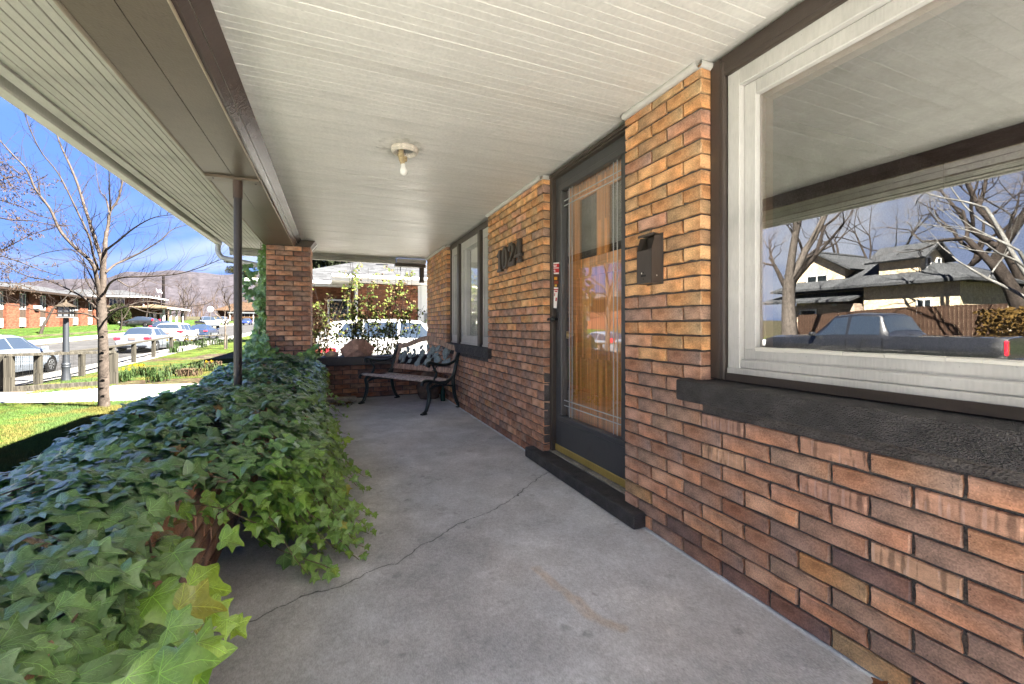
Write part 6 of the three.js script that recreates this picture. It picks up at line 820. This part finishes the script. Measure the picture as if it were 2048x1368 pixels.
{
  const x = -26, z = -165, g = gy(x, z), t = thing('brown_house', 'house with broad brown hip roof at the far end of street', 'house', [0, 0, 0]); part('wall', [box2(x - 9, x + 8, g, g + 3.2, z - 8, z)], farBrick(0.28, 0.16, 0.11), t); part('roof', hip(x - 9, x + 8, z - 8, z, g + 3.2, 3.0, x - 4, x + 3, true, 1.0), brownRoof, t); part('chimney', [bx(0.8, 1.2, 0.8, x - 1, g + 6.5, z - 4)], tan, t); windowAt(t, 'window', x - 3, x, g + 1, g + 2.3, z + 0.01, z + 0.1, 'z');
  const c = thing('carport', 'long pale flat carport roof in front of the brown house', 'carport', [0, 0, 0]), y = gy(-20, -140); part('roof', [box2(-27, -12, y + 2.4, y + 2.75, -146, -138)], mo(0.55, 0.60, 0.64), c); for (let k = 0; k < 6; k++) part('post', [bx(0.15, 2.4, 0.15, -26.5 + k * 2.8, y + 1.2, -138.3)], whiteP, c); part('fence_panel', [box2(-27, -12, y, y + 1.7, -147, -146.8)], mo(0.33, 0.20, 0.11), c);
}
{ const t = thing('stop_sign', 'grey back of an octagonal sign on a thin pole up the street', 'sign', [-13.2, gy(-13.2, -72) , -72]); part('plate', [new THREE.CylinderGeometry(0.42, 0.42, 0.02, 8).rotateX(Math.PI / 2).rotateZ(Math.PI / 8).translate(0, 3.0, 0)], mo(0.62, 0.62, 0.62, { roughness: 0.45 }), t); part('pole', [tube([[0, 0, -0.03], [0, 3.2, -0.03]], 0.04)], mo(0.4, 0.4, 0.4), t); t.position.x = xOn(421, -72); }
solo('utility_pole', [tube([[0, 0, 0], [0, 9.6, 0]], 0.32, 0.24, 10).translate(xOn(327, -112), gy(-38, -112), -112)], mo(0.035, 0.03, 0.03, { map: barkTex }), 'thick black utility pole rising behind the second brick house', 'pole');

// neighbour's house past the end of the porch
{
  const t = thing('neighbour_house', 'neighbour brick house with grey hip roof and white gutter past the porch', 'house', [0, 0, 0]), Z = -17.3, g = -0.42, bm = farBrick(0.52, 0.245, 0.145);
  const xa = xOn(706, Z), xb = xOn(836, Z), xl = -2.4, xr = 12;
  part('wall', [box2(xa, xb, g, 2.72, Z - 9, Z), box2(xl, xa, g, 2.72, Z - 9, Z - 1.9)], bm, t);
  // a course-by-course face where the sun strikes it
  const r = rng(401), list = []; layCourses(32, i => [[xa, xb, xa]], (s, y, len) => { if (y > 1.2 || s < 0) list.push([s, y, len]); }, 0.30); const bg = list.map(([s, y, len]) => { const q = brickGeo(Math.round(len * 50) / 50, 0.060, 0.03, Math.floor(r() * 4)).clone().applyMatrix4(M4(s, g + y * 1.0 + 0.9, Z + 0.012)), n = q.attributes.position.count, c = new Float32Array(n * 3), k = rr(r, 0.75, 1.2); for (let i = 0; i < n; i++) c.set([0.56 * k, 0.27 * k, 0.165 * k], i * 3); q.setAttribute('color', new THREE.BufferAttribute(c, 3)); return q; }); part('brickwork', bg, mat(0.22, 0.22, 0.22, { phys: true, specularIntensity: 0.12, vertexColors: true, map: brickTex, roughness: 0.9 }), t).userData.kind = 'stuff';
  part('siding', [box2(xb, xr, g, 2.72, Z - 9, Z + 0.02)], mo(0.66, 0.68, 0.67, { roughness: 0.6 }), t); const sb = []; for (let y = g; y < 2.7; y += 0.13) sb.push(bx(xr - xb - 0.12, 0.128, 0.02, (xb + 0.12 + xr) / 2, y + 0.065, Z + 0.035, 0.10)); part('siding_board', sb, mo(0.68, 0.70, 0.69, { roughness: 0.6 }), t).userData.kind = 'stuff';
  part('garage_door', [box2(xb + 0.25, xb + 2.7, g, 1.6, Z + 0.06, Z + 0.09)], mo(0.42, 0.45, 0.47, { roughness: 0.5 }), t);
  const rl = hip(xl, xr, Z - 10, Z - 1.9, 2.86, 1.55, xOn(716, -22.5), 9, true, 0.5), rf = hip(xa, xr, Z - 8, Z, 2.90, 1.25, xOn(760, -20), 9, true, 0.75);
  part('roof', [rl[0], rf[0]], greyRoof, t); part('eave', [rl[1], rf[1]], whiteP, t); part('gutter', [rb(xr - xa + 1.5, 0.13, 0.12, 0.03, (xa + xr) / 2, 2.90, Z + 0.82), rb(xa - xl + 0.9, 0.13, 0.12, 0.03, (xa + xl) / 2 - 0.3, 2.84, Z - 1.36)], whiteP, t);
  part('roof_vent', [bx(0.45, 0.12, 0.3, xOn(768, -21), 4.12, -20.4)], mo(0.2, 0.2, 0.2), t);
  const w = windowAt(t, 'window', xOn(655, Z - 1.9), xOn(735, Z - 1.9), 0.55, 2.2, Z - 1.89, Z - 1.78, 'z', paneD, 1), bl = []; for (let y = 0.7; y < 1.55; y += 0.17) bl.push(bx(xOn(730, Z - 1.9) - xOn(660, Z - 1.9), 0.06, 0.03, (xOn(730, Z - 1.9) + xOn(660, Z - 1.9)) / 2, y, Z - 1.76)); part('blind_slat', bl, mo(0.72, 0.68, 0.60), w).userData.kind = 'stuff';
  part('corner_post', [tube([[xa + 0.1, g, Z + 0.15], [xa + 0.1, 2.7, Z + 0.15]], 0.07, 0.07, 10)], whiteP, t);
}
{ // rose bush beyond the low wall
  const t = thing('rose_bush', 'leafy rose bush with dark thorny stems beyond the low wall', 'bush', [0.62, -0.36, -9.25]), r = rng(501), st = [], L = [], hd = [];
  for (let i = 0; i < 34; i++) { const x = rr(r, -0.85, 0.75), z = rr(r, -0.35, 0.35), tx = x * 1.25 + rr(r, -.35, .35), hgt = rr(r, 1.5, 2.8), P = [V(x * 0.7, 0, z * 0.6), V(lerp(x * .7, tx, .35) + rr(r, -.06, .06), hgt * .4, z), V(lerp(x * .7, tx, .7) + rr(r, -.08, .08), hgt * .72, z * 1.2), V(tx, hgt, z * 1.5)]; const rd = rr(r, 0.006, 0.013); st.push(tube(P, rd, 0.003, 6, 12)); const C = new THREE.CatmullRomCurve3(P);
    for (let k = 0; k < 7; k++) { const q = 0.42 + 0.58 * k / 7, s = C.getPointAt(q), e = s.clone().add(V(rr(r, -.3, .3), rr(r, 0.02, 0.30), rr(r, -.2, .2))), m = s.clone().lerp(e, .5).add(V(0, 0.03, 0)); st.push(tube([s, m, e], 0.004, 0.002, 4, 4)); for (let w = 0; w < 9; w++) L.push([s.clone().lerp(e, rr(r, .3, 1.05)).add(V(rr(r, -.05, .05), rr(r, -.04, .04), rr(r, -.05, .05))), q]); if (k > 4 && r() < 0.5) hd.push(e); } }
  part('stem', st, mo(0.075, 0.055, 0.045, { roughness: 0.85 }), t);
  const lm = mat(0.24, 0.24, 0.24, { phys: true, specularIntensity: 0.12, side: THREE.DoubleSide, roughness: 0.8, transmission: 0.35, thickness: 0 }), lg = leafGeo(20), im = new THREE.InstancedMesh(lg, lm, L.length); im.name = 'leaves'; L.forEach(([p], i) => { im.setMatrixAt(i, leafMatrix(p, V(r() - .3, r() - .2, r() + .1), V(r() - .5, -r(), r() - .5), rr(r, 0.030, 0.058), r() * 6)); const k = r(); const c = k < 0.45 ? [.17, .24, .05] : k < 0.82 ? [.34, .38, .07] : [.38, .27, .13]; im.setColorAt(i, new THREE.Color().setRGB(...c)); }); im.castShadow = im.receiveShadow = true; im.userData.kind = 'stuff'; t.add(im);
  part('rose_hip', hd.map(p => ball(0.022, p.x, p.y, p.z, 1, 0.8, 1, 7, 5)), mo(0.24, 0.14, 0.08, { roughness: 0.9 }), t);
  const d = thing('dried_shrub', 'tan dried shrub in sunlight behind the left of rose bush', 'bush', [-0.45, -0.36, -10.1]), ds = [], dl = []; for (let i = 0; i < 46; i++) { const a = r() * 6.28, k = rr(r, 0.1, 0.75), h = rr(r, 1.2, 2.15), P = [V(Math.cos(a) * .08, 0, Math.sin(a) * .08), V(Math.cos(a) * k * .5, h * .55, Math.sin(a) * k * .5), V(Math.cos(a) * k, h, Math.sin(a) * k)]; ds.push(tube(P, 0.007, 0.002, 5, 8)); for (let w = 0; w < 18; w++) dl.push(P[1].clone().lerp(P[2], r()).add(V(rr(r, -.12, .12), rr(r, -.1, .1), rr(r, -.12, .12)))); }
  part('stem', ds, mo(0.34, 0.24, 0.15, { roughness: 0.9 }), d); const dm = new THREE.InstancedMesh(lg, lm, dl.length); dm.name = 'leaves'; dl.forEach((p, i) => { dm.setMatrixAt(i, leafMatrix(p, V(r() - .5, r() - .5, r() - .5), V(0, -1, r() - .5), rr(r, 0.035, 0.07), r() * 6)); const k = r(); dm.setColorAt(i, new THREE.Color().setRGB(...(k < 0.4 ? [.13, .15, .028] : k < 0.65 ? [.19, .13, .065] : [.13, .085, .045]))); }); dm.castShadow = dm.receiveShadow = true; dm.userData.kind = 'stuff'; d.add(dm);
}

// ------------------------------------------------------------ across the street, seen only in the picture window
{
  const t = thing('beige_house', 'beige stucco house with dark roofs and dormers, mirrored in the picture window', 'house', [0, 0, 0]), bm = mat(0.36, 0.285, 0.185, { roughness: 0.95, map: grainTex }), rm = mo(0.24, 0.25, 0.26, { roughness: 0.95, map: shingleTex }), X = -27, g = -0.6, ws = mat(0.20, 0.165, 0.13, { roughness: 0.95, map: rep(farBrickTex, 0.3, 0.6) });
  const za = -21.0, zb = -11.5, E = 3.62;                            // left to right as mirrored
  part('wall', [box2(X - 8, X, g, E, -15.9, zb), box2(X - 8, X - 1.4, g, E, za, -15.9)], bm, t); part('roof', hip(X - 8, X, za, zb, E, 2.3, -17.0, -15.6, false, 0.6), rm, t);
  part('porch_wall', [box2(X - 1.4, X + 0.6, g, 2.5, -20.2, -16.1)], ws, t); part('porch_roof', [extr([[X - 1.4, 3.25], [X + 1.3, 2.62], [X + 1.3, 2.76], [X - 1.4, 3.4]], 6.0).translate(0, 0, -22.0)], rm, t); part('porch_light', [bx(0.1, 0.12, 0.25, X + 0.68, 2.45, -17.2)], whiteP, t);
  windowAt(t, 'window', X + 0.61, X + 0.70, 0.9, 2.2, -19.4, -18.3, 'x', paneD, 0); windowAt(t, 'window', X + 0.01, X + 0.1, 1.7, 2.6, -13.3, -12.6, 'x', paneD, 1);
  const gb = (z0, z1, zp, y0, ye, yp, xf, len) => uvMetres(extr([[-z0, y0], [-z1, y0], [-z1, ye], [-zp, yp], [-z0, ye]], len).rotateY(Math.PI / 2).translate(xf - len, 0, 0));
  const slopes = (z0, z1, zp, ye, yp, xf, len) => [[z0, zp], [z1, zp]].map(([z, q]) => { const L = Math.hypot(q - z, yp - ye) + 0.3, a = Math.atan2(yp - ye, Math.abs(q - z)); return bx(len, 0.12, L, xf - len / 2, 0, 0).applyMatrix4(M4(0, (ye + yp) / 2 + 0.08, (z + q) / 2, (z < q ? -1 : 1) * a)); });
  part('dormer_wall', [gb(-20.6, -17.3, -19.0, E, 4.85, 5.95, X - 0.6, 5)], bm, t); part('dormer_roof', slopes(-21.0, -16.9, -19.0, 4.75, 6.05, X - 0.2, 5.6), rm, t);
  part('dormer_wall', [box2(X - 3.2, X - 0.6, E, 5.05, -15.4, -13.4), uvMetres(extr([[X - 0.6, 5.05], [X - 1.9, 5.85], [X - 3.2, 5.05]], 0.2).translate(0, 0, -13.6))], bm, t);
  part('dormer_roof', [-1, 1].map(s => bx(Math.hypot(1.7, 1.05), 0.12, 3.0, 0, 0, 0).applyMatrix4(M4(X - 1.9 + s * 0.82, 5.47, -14.5, 0, 0, -s * Math.atan2(1.05, 1.7)))), rm, t);
  windowAt(t, 'window', X - 0.59, X - 0.5, 3.75, 4.6, -19.7, -18.3, 'x'); for (const x of [X - 1.3, X - 2.4]) windowAt(t, 'window', x - 0.25, x + 0.25, 4.1, 5.1, -13.39, -13.3, 'z', paneD, 0);
  const f = thing('board_fence', 'brown board fence across the street, mirrored in the picture window', 'fence', [0, 0, 0]), fm = mo(0.21, 0.125, 0.085, { roughness: 0.95, map: rep(weatherTex, 2) }), r = rng(601); for (let z = -17.0; z < -8.4; z += 0.15) part('board', [bx(0.02, 2.2 + rr(r, -.02, .02), 0.14)], fm, f).position.set(-22.6, gy(-22.6, z) + 1.25, z); part('rail', [box2(-22.66, -22.62, 0.9, 1.0, -17, -8.4)], fm, f);
  const b = thing('orange_bush', 'rust and green leafy hedge across the street, mirrored in the picture window', 'bush', [-21.6, gy(-21.6, -6.6), -6.4]); part('trunk', [tube([[0, 0, 0], [0, 1.0, 0]], 0.08, 0.03)], darkBark, b); leafCloud(b, 'crown', mo(0.34, 0.20, 0.05, { side: THREE.DoubleSide }), 5200, 71, q => { const a = q() * 6.28, h = q(), R = 1.7 * Math.sqrt(q()); return [Math.cos(a) * R * 0.8, 0.1 + h * 2.0, Math.sin(a) * R * 1.5]; }, 0.1, 0.25); leafCloud(b, 'new_growth', mo(0.10, 0.15, 0.04, { side: THREE.DoubleSide }), 1500, 72, q => { const a = q() * 6.28, h = q(), R = 1.7 * Math.sqrt(q()); return [Math.cos(a) * R * 0.8, 0.3 + h * 2.0, 0.9 + Math.sin(a) * R]; }, 0.1, 0.22);
  const op = [[-16.9, -13.6, 13, .40, 'thick trunked bare tree mirrored at the left edge of picture window', barkM], [-21.5, -16.6, 12, .30, 'second bare tree mirrored near the left edge of picture window', darkBark], [-38, -22, 15, .34, 'large bare tree mirrored behind the beige house ridge', darkBark], [-24.5, -8.3, 14, .36, 'big dark bare tree mirrored right of the beige house', darkBark], [-20.6, -7.0, 11, .15, 'white barked bare tree mirrored at the right of picture window', paleBark], [-33, -11, 16, .38, 'tall bare tree mirrored behind the right end of beige house', darkBark], [-35, -14.8, 15, .32, 'bare tree mirrored between the two dormers of beige house', darkBark], [-28, -6.4, 15, .34, 'tall bare tree mirrored at the far right of picture window', darkBark]];
  const tw = mo(0.55, 0.48, 0.45); op.forEach(([x, z, h, R, lab, wm], i) => bareTree('bare_tree', lab, x, z, h, R, 700 + i * 13, { depth: 7, kids: 2, wood: wm, up: 0.09, twigAt: 2, bend: 0.5, twigs: i === 4 ? paleBark : tw }));
}
renderer.render(scene, camera);
